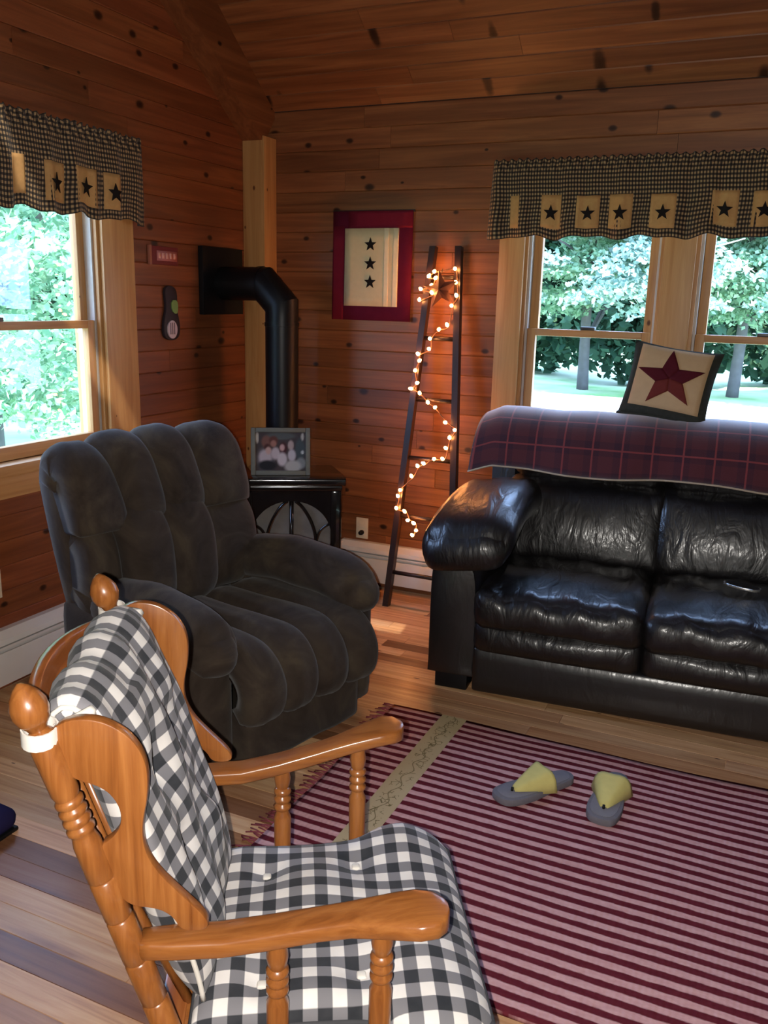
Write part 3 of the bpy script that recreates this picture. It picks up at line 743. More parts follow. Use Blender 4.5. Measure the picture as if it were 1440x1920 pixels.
for sx in (-1, 1):
    bar(smooth_path([(cxs+sx*.128, .18, 0), (cxs+sx*.128, .36, 0), (cxs+sx*.105, .46, 0), (cxs+sx*.06, .54, 0), (cxs+sx*.02, .578, 0)], 4))
    bar(smooth_path([(cxs+sx*.128, .36, 0), (cxs+sx*.15, .42, 0), (cxs+sx*.195, .455, 0)], 4), .008)
for i in range(3):      # ceramic logs behind the glass
    MB().add(*tube([(cxs-.15+.03*i, .10+.03*i, .22+.06*i), (cxs+.15-.05*i, .12, .24+.05*i)], .03, 8)).build('ceramic_log', M_stoneback, St)

Pp = tag(empty('stove_pipe', (0, 0, 0)), 'black stove pipe with elbow running into the left wall', 'stove pipe')
PX, PY, PZ, PR = -2.397, 3.97, 1.66, .085
part('wall_plate', M_black, Pp, XA, XA+.03, 3.79, 4.15, 1.50, 1.84, ch=.004)
MB().add(*lathe([(0, PR), (.22, PR), (.221, PR+.004), (.245, PR+.004), (.246, PR)], (XA+.03, PY, PZ), (0, PY, PZ), 28)).build('horizontal_pipe', M_black, Pp, angle=40)
def ringx(c, d):
    d = Vector(d).normalized(); u = Vector((0, 1, 0)); w = d.cross(u); return [Vector(c)+(u*math.cos(2*PI*k/28)+w*math.sin(2*PI*k/28))*PR for k in range(28)]
g = .105
def mit(c, n, dirn):     # ring of the pipe running along dirn, cut by the mitre plane with normal n
    d = Vector(dirn).normalized(); n = Vector(n).normalized(); o = []
    for p in ringx(c, d): o.append(p+d*((Vector(c)-p).dot(n)/d.dot(n)))
    return o
c1 = (PX-g*1.0, PY, PZ); c2 = (PX, PY, PZ-g*1.0)
r0 = ringx((XA+.27, PY, PZ), (1, 0, 0)); r1 = mit(c1, (1, 0, -.414), (1, 0, 0)); r2 = mit(c2, (.414, 0, -1), (0, 0, -1)); r3 = ringx((PX, PY, PZ-.19), (0, 0, -1))
def align(a, b):
    best = min(range(28), key=lambda s: sum((a[i]-b[(i+s) % 28]).length for i in range(28))); best2 = min(range(28), key=lambda s: sum((a[i]-b[(s-i) % 28]).length for i in range(28)))
    f1 = [b[(i+best) % 28] for i in range(28)]; f2 = [b[(best2-i) % 28] for i in range(28)]
    return f1 if sum((x-y).length for x, y in zip(a, f1)) <= sum((x-y).length for x, y in zip(a, f2)) else f2
r1 = align(r0, r1); r2 = align(r1, r2); r3 = align(r2, r3)
MB().add(*loft([r0, r1, r2, r3])).build('elbow', M_black, Pp, angle=25)
MB().add(*lathe([(0, PR+.004), (.018, PR+.004), (.019, PR), (PZ-.19-.70, PR)], (PX, PY, PZ-.19), (PX, PY, 0), 28)).build('vertical_pipe', M_black, Pp, angle=40)

Fr = empty('photo_frame'); tag(Fr, 'grey framed family photo standing on the black stove', 'photo frame')
FW, FH, FB = .152, .122, .024
for nm, a in (('frame_side', (-FW, -FW+FB, -FH, FH)), ('frame_side', (FW-FB, FW, -FH, FH)), ('frame_side', (-FW+FB, FW-FB, FH-FB, FH)), ('frame_side', (-FW+FB, FW-FB, -FH, -FH+FB))):
    part(nm, M_frame, Fr, a[0], a[1], -.008, .010, a[2], a[3], ch=.004)
part('frame_back', M_dark, Fr, -FW+.004, FW-.004, .006, .014, -FH+.004, FH-.004, ch=0)
MB().add(*tube([(0, .012, .0), (0, .045, -FH+.006)], .006, 6)).build('easel_leg', M_dark, Fr)
def photo_print():
    nx, nz = 52, 40; v, f, _ = grid(nx, nz, lambda a, b: ((-FW+FB-.002)+(2*(FW-FB)+.004)*a, .002, (-FH+FB-.002)+(2*(FH-FB)+.004)*b))
    me = bpy.data.meshes.new('photo_print'); me.from_pydata(v, [], f); ca = me.color_attributes.new('print', 'FLOAT_COLOR', 'POINT')
    U = np.array([[i/nx, j/nz] for i in range(nx+1) for j in range(nz+1)]); c = np.tile(np.array([.10, .08, .085]), (len(U), 1)); r = np.random.default_rng(5)
    def blob(x, y, rx, ry, col):
        k = np.clip(1.4-(((U[:, 0]-x)/rx)**2+((U[:, 1]-y)/ry)**2)**.5*1.2, 0, 1)[:, None]; k = np.clip(k*2, 0, 1); c[:] = c*(1-k)+np.array(col)*k
    blob(.5, .9, .3, .1, (.14, .15, .15)); blob(.2, .3, .18, .3, (.22, .2, .22)); blob(.88, .55, .1, .3, (.10, .12, .13)); blob(.9, .2, .1, .15, (.3, .3, .3))
    blob(.22, .75, .10, .16, (.25, .13, .11)); blob(.36, .78, .09, .12, (.17, .07, .06)); blob(.36, .70, .06, .09, (.42, .23, .19)); blob(.24, .60, .07, .10, (.12, .05, .05))
    blob(.20, .35, .13, .2, (.55, .48, .50)); blob(.26, .52, .06, .10, (.60, .42, .38)); blob(.40, .45, .09, .16, (.58, .50, .52)); blob(.55, .58, .08, .16, (.10, .03, .04)); blob(.53, .60, .05, .09, (.62, .42, .40))
    blob(.53, .30, .10, .18, (.62, .56, .58)); blob(.70, .66, .06, .13, (.50, .40, .38)); blob(.72, .40, .08, .16, (.56, .52, .55)); blob(.74, .12, .17, .16, (.50, .48, .46)); blob(.24, .14, .19, .14, (.03, .03, .04)); blob(.04, .85, .03, .15, (.6, .55, .5)); blob(.93, .88, .03, .1, (.55, .5, .45)); blob(.93, .48, .03, .05, (.6, .6, .58))
    ca.data.foreach_set('color', np.hstack([np.clip(c, 0, 1)**1.25*.85, np.ones((len(c), 1))]).astype(np.float32).ravel())
    s = NT('photo_print'); at = s.n('ShaderNodeVertexColor', layer_name='print'); s.l(at.outputs[0], s.b.inputs['Base Color']); s.set(rough=.6, spec=.15); me.materials.append(s.m)
    o = bpy.data.objects.new('photo_print', me); COL.objects.link(o); o.parent = Fr
photo_print()
Fr.matrix_world = Matrix.Translation((-2.27, 3.755, 0)) @ Matrix.Rotation(math.radians(31), 4, 'Z') @ Matrix.Translation((-.005, .088, .705+FH*.985)) @ Matrix.Rotation(math.radians(-9), 4, 'X')

# ------------------------------------------------------------------ ladder, lights, tin star
La = tag(empty('wooden_ladder', (0, 0, 0)), 'dark tapered wooden ladder leaning on the back wall', 'ladder')
def LP(x, s, off=0.0):      # s = height along the ladder plane, off toward the room
    return Vector((x, 4.065+.235*s/1.86-off*.992, s+off*.125))
def railx(side, z): return lerp(-1.806, -1.702, z/1.86) if side < 0 else lerp(-1.437, -1.565, z/1.86)
for sd in (-1, 1):
    m = MB(); rg = []
    for z in (0.0, 1.865):
        x = railx(sd, z); rg.append([LP(x+a, z, o) for a, o in ((-.016, -.02), (.016, -.02), (.016, .02), (-.016, .02))])
    m.add(*loft(rg)).build('rail', M_ladder, La, smooth=False)
for z in (.186, .491, .799, 1.101, 1.412, 1.714):
    MB().add(*tube([LP(railx(-1, z), z), LP(railx(1, z), z)], .011, 10)).build('rung', M_ladder, La)
main = [(-1.679, 4.254, 1.737), (-1.633, 4.255, 1.746), (-1.565, 4.256, 1.752), (-1.55, 4.248, 1.685), (-1.541, 4.239, 1.62), (-1.564, 4.234, 1.577), (-1.577, 4.221, 1.473), (-1.628, 4.218, 1.454), (-1.663, 4.213, 1.412), (-1.664, 4.206, 1.357), (-1.719, 4.203, 1.328), (-1.722, 4.198, 1.293), (-1.736, 4.192, 1.245), (-1.726, 4.184, 1.184), (-1.74, 4.181, 1.156), (-1.697, 4.177, 1.129), (-1.646, 4.172, 1.086), (-1.615, 4.17, 1.067), (-1.539, 4.161, 0.997), (-1.493, 4.157, 0.965), (-1.516, 4.151, 0.916), (-1.524, 4.144, 0.868), (-1.538, 4.137, 0.811), (-1.598, 4.137, 0.807), (-1.637, 4.133, 0.779), (-1.674, 4.131, 0.759), (-1.702, 4.124, 0.703), (-1.768, 4.115, 0.632), (-1.77, 4.11, 0.593), (-1.775, 4.102, 0.53), (-1.723, 4.1, 0.516), (-1.701, 4.096, 0.482), (-1.664, 4.093, 0.464), (-1.664, 4.09, 0.434), (-1.67, 4.086, 0.402)]
loopb = [(-1.679, 4.254, 1.737), (-1.709, 4.251, 1.711), (-1.667, 4.24, 1.703), (-1.686, 4.235, 1.665), (-1.735, 4.243, 1.65), (-1.67, 4.235, 1.631), (-1.743, 4.236, 1.595)]
SLt = tag(empty('string_lights', (0, 0, 0)), 'string of glowing warm fairy lights wound round the ladder', 'string lights')
M_wire = plain('green_brown_wire', (.10, .05, .03), .5, .4)
back = lambda P: [Vector(p)+Vector((0, .006, 0)) for p in P]
MB().add(*tube(smooth_path(back(main), 5), .0032, 5)).add(*tube(smooth_path(back(loopb), 5), .0032, 5)).build('wire', M_wire, SLt)
bulb = MB().add(*lathe([(0, .0015), (.003, .0055), (.008, .0085), (.015, .008), (.022, .0045), (.025, .0006)], (0, 0, 0), (0, -.3, .2), 10)).build('bulb', M_bulb, SLt)
pts_b = [p for i, p in enumerate(main) if i not in (1,)]+loopb[1:]
for i, p in enumerate(pts_b):
    o = bulb if i == 0 else bulb.copy()
    if i: COL.objects.link(o); o.parent = SLt
    o.location = (p[0], p[1]-.004, p[2]); o.rotation_euler = (random.uniform(-.6, .6), random.uniform(-.6, .6), random.uniform(-1, 1))
# tin star hung on the upper rung
Ts = tag(empty('tin_star', (-1.625, 4.225, 1.655)), 'rusty brown tin star hanging between the ladder rails', 'star')
def tin(R, z):
    P = star_pts(R, .42, PI/2+.15); v = [(0, -.035, 0)]+[(x, 0, y) for x, y in P]+[(0, .0, 0)]
    f = [(0, 1+k, 1+(k+1) % 10) for k in range(10)]+[(11, 1+(k+1) % 10, 1+k) for k in range(10)]; return v, f
MB().add(*tin(.098, 0)).build('star_body', M_rust, Ts, smooth=False)
MB().add(*tube([(0, .0, .08), (.0, .012, .10)], .002, 5)).build('hanger', M_dark, Ts)

# ------------------------------------------------------------------ wall hangings
Q = tag(empty('wall_quilt', (-2.055, YB, 1.77)), 'red bordered wall quilt with three black stars on cream', 'wall quilt')
def qf(x, z, o): return (x, -.012-o-.003*math.sin(x*14+z*6), z)
patch_on(qf, -.232, .228, -.282, .275, 10, .004).build('border', M_red2, Q)
patch_on(lambda x, z, o: qf(x, z, o+.004), -.14, .226, .19, .274, 6, .002).build('border_strip', M_red, Q)
patch_on(lambda x, z, o: qf(x, z, o+.004), -.231, -.165, -.281, .2, 6, .002).build('border_strip', M_red, Q)
qp = patch_on(lambda x, z, o: qf(x, z, o+.006), -.158, .154, -.208, .188, 8, .003).build('cream_panel', M_cream, Q)
patch_on(lambda x, z, o: qf(x, z, o+.008), .073, .10, -.208, .188, 6, .003).build('panel_strip', M_cream2, Q)
patch_on(lambda x, z, o: qf(x, z, o+.008), .125, .153, -.208, .188, 6, .003).build('panel_strip', M_cream2, Q)
for dz in (.106, .010, -.084):
    v, f = star_on(lambda x, z, o: qf(x, z, o+.010), -.005, dz, .036); MB().add(v, f).build('star', M_starblk, qp)
part('hanging_rod', M_dark, Q, -.235, .235, -.010, 0, .268, .280, ch=.002)

Sg = tag(empty('wall_sign', (XA, 3.508, 1.775)), 'small dark red sign with pale lettering on the left wall', 'sign')
MB().add(*box(0, .012, -.105, .105, -.042, .042, .002)).build('sign_board', plain('dark_red_sign', srgb(104, 34, 36)[:3], .6, .3), Sg, angle=35)
MB().add(*box(.011, .014, -.055, .095, -.024, .022, 0)).build('lettering_panel', plain('pink_panel', srgb(176, 110, 108)[:3], .7, .2), Sg)
mm = plain('pale_lettering', srgb(214, 160, 150)[:3], .7, .2)
for i in range(5):
    y = -.046+i*.028; MB().add(*box(.0138, .0155, y, y+.017, -.013, .013, 0)).build('letter_mark', mm, Sg)
MB().add(*box(0, .014, -.108, -.092, -.045, .045, .002)).build('edge_strip', plain('tan_edge', srgb(150, 92, 74)[:3], .6, .3), Sg, angle=35)

Or = tag(empty('wall_ornament', (XA, 3.54, 1.515)), 'long dark wall ornament with green patch and pale oval', 'ornament')
ox = lambda p, q, t: (t, p, q)
MB().add(*prism(chaikin([(-.045, .10), (-.02, .125), (.03, .12), (.055, .09), (.05, 0), (.07, -.06), (.065, -.115), (.03, -.138), (-.03, -.135), (-.06, -.11), (-.055, -.04), (-.03, .02)], 2), 0, .018, ox, .004)).build('ornament_body', plain('ornament_black', (.02, .014, .02), .6, .3), Or, angle=40)
MB().add(*prism(chaikin([(.0, .055), (.045, .055), (.05, .01), (.035, -.015), (.0, .005)], 1), .018, .023, ox)).build('green_patch', plain('ornament_green', srgb(112, 140, 84)[:3], .7, .2), Or, angle=40)
MB().add(*prism(chaikin([(0, -.035), (.035, -.06), (.038, -.10), (.015, -.128), (-.015, -.128), (-.038, -.10), (-.035, -.06)], 2), .018, .024, ox)).build('pale_oval', plain('ornament_pale', srgb(188, 170, 178)[:3], .7, .2), Or, angle=40)
for yy in (-.016, -.001, .014): MB().add(*box(.0235, .0255, yy-.0025, yy+.0025, -.108, -.052, 0)).build('oval_mark', plain('ornament_grey', srgb(120, 106, 116)[:3], .7, .2), Or)

def outlet(loc, rz, label, plug):
    o = tag(empty('wall_outlet', loc, rz), label, 'outlet')
    part('cover_plate', M_ivory, o, -.037, .037, -.008, 0, -.06, .06, ch=.003)
    for dz in (.022, -.022): part('socket', M_ivory, o, -.016, .016, -.010, -.007, dz-.015, dz+.015, ch=.001)
    if plug: MB().add(*lathe([(0, .012), (.012, .015), (.03, .012), (.034, .004)], (.004, -.009, -.022), (.004, -1, -.022), 10)).build('plug', M_black, o)
outlet((-2.085, YB, .335), 0, 'ivory wall outlet with black plug beside the stove', True)
outlet((XA, 2.38, .45), math.radians(90), 'ivory wall outlet low on the left wall', False)

def heater(name, T, a0, a1, label):
    h = tag(empty(name), label, 'heater')
    def bx(nm, mat, *a, ch=.003):
        v, f = box(*a, ch); MB().add([T(*p) for p in v], f).build(nm, mat, h, angle=35)
    bx('back_plate', M_white, a0, a1, 0, .012, .03, .25)
    out = [(0, .262), (.03, .262), (.062, .235), (.066, .215), (.060, .212), (.052, .232), (.025, .252), (0, .252)]
    MB().add(*loft([[T(a, d, z) for d, z in out] for a in (a0, a1)])).build('top_cover', M_white, h, angle=35)
    bx('damper', M_white, a0+.01, a1-.01, .045, .058, .190, .204, ch=.002)
    bx('front_cover', M_white, a0, a1, .052, .062, .045, .182)
    bx('fins', M_dkslot, a0+.05, a1-.05, .014, .044, .07, .14, ch=0)
    for a in (a0, a1-.012): bx('end_cap', M_white, a, a+.012, 0, .066, .02, .255)
heater('baseboard_heater', lambda a, d, z: (a, YB-d, z), -2.2, .9, 'white baseboard heater along the back wall behind the ladder')
heater('baseboard_heater', lambda a, d, z: (XA+d, a, z), .9, 3.35, 'white baseboard heater under the left window')

# ------------------------------------------------------------------ valances
def valance(name, T, s0, s1, patches, label, seed, starR=.036):
    r = random.Random(seed); ph = [r.uniform(0, 6.28) for _ in range(8)]; L = s1-s0; zt, H = 2.255, .352
    def surf(s, t, off=0.0):        # s metres, t 0 top .. 1 bottom
        g = .25+.75*t
        d = .075+g*(.011*math.sin(s*31+ph[0]+.8*math.sin(s*9+ph[1]))+.008*math.sin(s*53+ph[2])+.004*math.sin(s*97+ph[3]))
        if t < .16: d += .006*math.sin(s*190+ph[4])*(1-t/.16)+.004*math.sin(s*310+ph[5]+t*40)
        d += .012*math.sin(t*PI)*.5
        e = min((s-s0)/.05, (s1-s)/.05, 1.0); d *= math.sqrt(max(0.02, 1-(1-max(0, e))**2))
        z = zt-H*t+(.008*math.sin(s*23+ph[6])+.006*math.sin(s*41+ph[7]))*t**3+(.006*math.sin(s*160+ph[5])*(1-t/.1) if t < .1 else 0)
        fl = (-.022*t if s < s0+.06 else 0)*max(0, 1-(s-s0)/.06)
        return T(s+fl, d+off, z)
    nu = int(L*170)
    v, f, uv = sheet(nu, 26, lambda a, b: surf(s0+L*a, b), .003, lambda a, b: (L*a*1.35+.004*math.sin(b*9), H*b), side=1)
    o = MB().add(v, f, uv).build(name, M_valcheck, None, hasuv=True); tag(o, label, 'valance')
    for s, w, flip in patches:
        k = r.uniform(-.015, .015)
        pf = lambda x, y, off, k=k, s=s: surf(s+x, .47+k+.36*y, off)
        pa = patch_on(pf, -w/2, w/2, 0, 1.15, 8, .004).build('burlap_patch', M_burlap, o)
        if flip:
            sf = lambda x, z, off, s=s, k=k: surf(s+x, .47+k+.36*.62-z/H, off+.008)
            v, f = star_on(sf, 0, 0, starR if w > .09 else starR*.8); MB().add(v, f).build('star', M_starblk, pa)
    MB().add(*tube([T(s0+.01, .02, 2.225), T(s0+.02, .062, 2.225), T(s1-.02, .062, 2.225), T(s1-.01, .02, 2.225)], .006, 6)).build('curtain_rod', M_dark, o)
    return o
valance('window_valance', lambda s, d, z: (s, YB-d, z), -1.405, .45, [(-1.275, .045, False), (-1.098, .095, True), (-.925, .105, True), (-.777, .105, True), (-.59, .11, True), (-.332, .11, True), (-.17, .10, True), (.03, .1, True), (.2, .1, True)], 'black and tan checked valance with star patches over the sofa windows', 1)
valance('window_valance', lambda s, d, z: (XA+d, s, z), 1.72, 3.322, [(1.95, .1, True), (2.2, .1, True), (2.40, .1, True), (2.585, .06, False), (2.765, .115, True), (2.93, .125, True), (3.09, .105, True)], 'black and tan checked valance with star patches over the left window', 2, .040)

# ------------------------------------------------------------------ rug and sandals
def rugmat():
    s = NT('red_striped_rag_rug'); tc = s.n('ShaderNodeTexCoord'); sp = s.n('ShaderNodeSeparateXYZ'); s.l(tc.outputs['Object'], sp.inputs[0])
    mp = s.n('ShaderNodeMapping'); mp.inputs['Scale'].default_value = (26, 60, 1); s.l(tc.outputs['Object'], mp.inputs[0]); nz = s.noise(mp.outputs[0], 1, 3, .6)
    mp2 = s.n('ShaderNodeMapping'); mp2.inputs['Scale'].default_value = (2.2, 14, 1); s.l(tc.outputs['Object'], mp2.inputs[0]); n2 = s.noise(mp2.outputs[0], 1, 3)
    y = s.math('ADD', sp.outputs[1], s.math('MULTIPLY', s.math('SUBTRACT', n2, .5), .012)); y = s.math('ADD', y, s.math('MULTIPLY', s.math('SUBTRACT', nz, .5), .008))
    f = s.math('FRACT', s.math('DIVIDE', y, .0452)); tri = s.math('ABSOLUTE', s.math('SUBTRACT', f, .5))
    r = s.n('ShaderNodeMapRange'); r.inputs[1].default_value = .21; r.inputs[2].default_value = .29; s.l(tri, r.inputs[0])
    lt = s.mix(nz, srgb(180, 128, 130), srgb(220, 178, 176)); dk = s.mix(nz, srgb(74, 22, 32), srgb(112, 44, 54))
    s.l(s.mix(r.outputs[0], lt, dk), s.b.inputs['Base Color']); s.set(rough=.95, spec=.05)
    rib = s.math('SINE', s.math('MULTIPLY', sp.outputs[0], 420)); s.bump(s.math('ADD', s.math('MULTIPLY', rib, .3), nz), .5, .003); return s.m
M_rug = rugmat()
RX0, RX1, RY0, RY1 = -1.28, 1.35, 1.665, 2.985
def rugz(x, y): return .011+.0016*math.sin(x*9+y*4)+.0012*math.sin(y*17+x*3)
v, f, _ = grid(90, 46, lambda a, b: (lambda x, y: (x, y+.006*math.sin(x*5)*(1 if b > .9 else .6), rugz(x, y)))(RX0+(RX1-RX0)*a, RY0+(RY1-RY0)*b))
n = len(v); W = 47; f2 = list(f)
rim = [i*W for i in range(91)]+[90*W+j for j in range(1, W)]+[i*W+46 for i in range(89, -1, -1)]+[j for j in range(45, 0, -1)]
v2 = v+[(p[0], p[1], .0008) for p in v]; f2 += [tuple(i+n for i in reversed(q)) for q in f]+[(a, b, b+n, a+n) for a, b in zip(rim, rim[1:]+rim[:1])]
rug = tag(MB().add(v2, f2).build('striped_rug', M_rug), 'red and pink striped woven rug on the floor', 'rug')
def vine():
    s = NT('tan_vine_band'); tc = s.n('ShaderNodeTexCoord'); sp = s.n('ShaderNodeSeparateXYZ'); s.l(tc.outputs['Object'], sp.inputs[0])
    x = s.math('ADD', sp.outputs[0], 1.02); y = sp.outputs[1]
    w = s.math('MULTIPLY', s.math('SINE', s.math('MULTIPLY', y, 60)), .011)
    stem = s.math('LESS_THAN', s.math('ABSOLUTE', s.math('SUBTRACT', x, w)), .0022)
    vo = s.n('ShaderNodeTexVoronoi', feature='DISTANCE_TO_EDGE'); vo.inputs['Scale'].default_value = 46; s.l(tc.outputs['Object'], vo.inputs['Vector'])
    curl = s.math('LESS_THAN', vo.outputs[0], .045); mid = s.math('LESS_THAN', s.math('ABSOLUTE', x), .03)
    vv = s.n('ShaderNodeTexNoise'); vv.inputs['Scale'].default_value = 30; s.l(tc.outputs['Object'], vv.inputs['Vector']); cut = s.math('GREATER_THAN', vv.outputs[0], .5)
    k = s.math('MAXIMUM', s.math('MULTIPLY', stem, .8), s.math('MULTIPLY', s.math('MULTIPLY', curl, mid), cut))
    s.l(s.mix(s.math('MULTIPLY', k, .8), srgb(186, 168, 132), srgb(92, 84, 52)), s.b.inputs['Base Color']); s.set(rough=.95, spec=.05); s.bump(s.noise(tc.outputs['Object'], 300, 2), .4, .002); return s.m
v, f, _ = grid(6, 46, lambda a, b: (lambda x, y: (x, y+.006*math.sin(x*5)*(1 if b > .9 else .6), rugz(x, y)+(.0022 if 0 < a < 1 else .0008)))(-1.072+.1*a, RY0+(RY1-RY0)*b)); MB().add(v, f).build('vine_band', vine(), rug)
def fringe():
    m = MB(); r = random.Random(5)
    for i in range(150):
        y = RY0+(RY1-RY0)*i/149; L = r.uniform(.03, .065); d = r.uniform(-.02, .02)
        m.add(*tube([(RX0+.004, y, .008), (RX0-L*.5, y+d*.5, .006+r.uniform(0, .006)), (RX0-L, y+d, .004)], .0022, 4))
    o = m.build('fringe', plain('rug_fringe', srgb(140, 70, 78)[:3], .9, .1), rug); o['kind'] = 'stuff'
fringe()

def sandal(loc, rz, label, mirror=1):
    s = empty('flip_flop', loc, rz); s.scale = (1.2, 1.12, 1.12); tag(s, label, 'sandal', 'pair of flip flops on the rug')
    out = [(mirror*x, y) for x, y in [(-.035, -.135), (.0, -.142), (.034, -.13), (.046, -.09), (.047, -.03), (.036, .03), (.033, .09), (.028, .13), (.0, .145), (-.028, .13), (-.034, .09), (-.036, .03), (-.045, -.03), (-.046, -.09)]]
    MB().add(*prism(chaikin(out, 2), 0, .022, lambda p, q, t: (p, q, t), .004)).build('sole', M_sole, s, angle=40)
    MB().add(*prism(chaikin([(x*.8, y*.9) for x, y in out], 2), .0215, .0235, lambda p, q, t: (p, q, t), .0005)).build('footbed', plain('grey_footbed', (.20, .19, .21), .85, .15), s, angle=40)
    # broad strap: fans from the toe post back to both sides
    def st(a, b):
        w = 2*a-1; wd = .007+.048*b**.85; x = w*wd; y = -.080+.110*b
        y += .006*abs(w)*b
        z = .025+(.046*b**.75)*max(0, 1-abs(w)**5)
        return (x, y, z if abs(w) < .999 else .014)
    v, f, uv = sheet(14, 12, st, .003, None, side=-1); MB().add(v, f).build('strap', M_strap, s)
    MB().add(*tube([(0, -.086, .02), (0, -.084, .034)], .004, 6)).build('toe_post', M_black, s)
sandal((-.60, 2.615, .0125), math.radians(-36), 'grey flip flop with yellow strap lying turned, nearer the tan band', 1)
sandal((-.362, 2.665, .0125), math.radians(-1), 'grey flip flop with yellow strap pointing straight toward the viewer', -1)

sh = tag(empty('slipper', (-2.075, 1.655, .0)), 'dark navy slipper at the left edge of the picture', 'slipper')
v, f, _ = puff((0, 0, .045), (.12, .05, .035), .034, (12, 8, 6), (0, .01, .012)); MB().add(v, f).build('upper', M_navy, sh)
part('sole', M_black, sh, -.115, .115, -.045, .045, 0, .014, ch=.006)

# ------------------------------------------------------------------ rocking chair
TH = math.radians(30.2)
oc = (-math.sin(TH)*1.525, math.cos(TH)*1.525, 0)
Ch = tag(empty('rocking_chair', oc, TH), 'honey oak wing rocking chair with turned spindles in the foreground', 'chair')
def post_a(z): return lerp(-.225, -.405, (z-.424)/(1.0-.424))
for sd in (-1, 1):
    b = .268*sd
    dirz = Vector((post_a(1)-post_a(0), 0, 1)).normalized()
    p0 = (post_a(.20), b, .20); L = lambda z: (z-.20)/dirz.z
    pr = [(0, .020), (L(.45), .0225), (L(.453), .0195), (L(.457), .0225), (L(.53), .0225), (L(.533), .0195), (L(.537), .0225), (L(.612), .0225), (L(.615), .0195), (L(.619), .0225), (L(.685), .0225), (L(.688), .0195), (L(.692), .0225), (L(.755), .022), (L(.768), .019)]
    for i in range(4): z = .773+i*.016; pr += [(L(z), .0185), (L(z+.004), .0225), (L(z+.010), .0225), (L(z+.014), .0185)]
    pr += [(L(.845), .022), (L(.93), .0235), (L(.945), .020), (L(.952), .0135)]
    po = MB().add(*lathe(pr, p0, Vector(p0)+dirz, 18)).build('back_post', M_oakZ, Ch, angle=50)
    fin = [(L(.950), .013), (L(.958), .017), (L(.966), .024), (L(.980), .029), (L(.994), .0285), (L(1.008), .022), (L(1.02), .0125), (L(1.027), .003)]
    MB().add(*lathe(fin, p0, Vector(p0)+dirz, 18)).build('finial', M_oakZ, po, angle=60)
    # wing
    wing = [(-.378, .945), (-.352, .966), (-.318, .970), (-.283, .960), (-.248, .932), (-.229, .890), (-.230, .835), (-.241, .785), (-.240, .742), (-.222, .702), (-.188, .662), (-.142, .612), (-.142, .590), (-.185, .590), (-.198, .618), (-.222, .634), (-.262, .640), (-.282, .66), (-.292, .70), (-.312, .748), (-.286, .764), (-.272, .79), (-.276, .822), (-.298, .852), (-.345, .868), (-.368, .90)]
    def wf_(p, q, t, sd=sd):
        fl = .03*max(0, (.75-q)/.15) if q < .75 else 0
        return (p, sd*(.262+min(fl, .03)*.2+t), q)
    MB().add(*prism(chaikin(wing, 2), -.011, .011, wf_, .003)).build('wing', M_oakZ, Ch, angle=40)
    # arm
    A_ = [(-.252, .262, .024, .562), (-.20, .262, .029, .563), (-.12, .264, .031, .566), (-.04, .270, .030, .580), (.04, .278, .029, .598), (.09, .286, .031, .610), (.13, .296, .038, .620), (.17, .306, .046, .629), (.198, .312, .050, .634), (.226, .314, .044, .635), (.242, .314, .028, .634), (.248, .314, .012, .633)]
    A_ = [tuple(q) for q in smooth_path([(0, 0, 0)]*0+[Vector((a, b_, 0)) for a, b_, _, _ in A_], 1)] and A_
    dense = []
    for i in range(len(A_)-1):
        for k in range(3): dense.append(tuple(lerp(A_[i][j], A_[i+1][j], k/3) for j in range(4)))
    dense.append(A_[-1])
    rg = []
    for a, bc, hw, zt in dense:
        th = .0175; ring = []
        for ang in range(20):
            t = 2*PI*ang/20; c_, s_ = math.cos(t), math.sin(t)
            x = math.copysign(abs(c_)**.45, c_)*hw; z = math.copysign(abs(s_)**.45, s_)*th
            ring.append((a, sd*(bc+x), zt-th+.012+z))
        rg.append(ring)
    MB().add(*loft(rg)).build('arm', M_oakX, Ch)
    # spindles
    for a, bt_, zt in ((-.03, .279, .565), (.143, .297, .598)):
        bb_ = bt_-.016; p1 = Vector((a, sd*bb_, .27)); p2 = Vector((a, sd*bt_, zt)); H_ = (p2-p1).length
        pr = [(0, .014), (.03, .0185), (H_-.125, .0195), (H_-.115, .015)]
        for i in range(3): z = H_-.108+i*.019; pr += [(z, .0135), (z+.005, .0195), (z+.012, .0195), (z+.017, .0135)]
        pr += [(H_-.048, .016), (H_-.03, .019), (H_-.01, .016), (H_+.002, .014)]
        MB().add(*lathe(pr, p1, p2, 14)).build('spindle', M_oakZ, Ch, angle=50)
    part('side_rail', M_oakX, Ch, -.26, .30, *sorted((sd*.235, sd*.29)), .25, .315, ch=.008)
    for a in (-.20, .24):
        MB().add(*lathe([(0, .016), (.04, .02), (.12, .024), (.16, .017), (.20, .022), (.24, .018)], (a*1.15, sd*.262, .03), (a, sd*.262, .27), 12)).build('leg', M_oakZ, Ch, angle=50)
    rk = [(.0, 0, 0)]
    pts = [(-.30+i*.05, sd*.262, .004+.055*((-.30+i*.05-.05)/.5)**2) for i in range(15)]
    rg = [[(p[0], p[1]+x, p[2]+z) for x, z in ((-.014, 0), (.014, 0), (.014, .032), (-.014, .032))] for p in pts]
    MB().add(*loft(rg)).build('rocker', M_oakX, Ch, smooth=False)
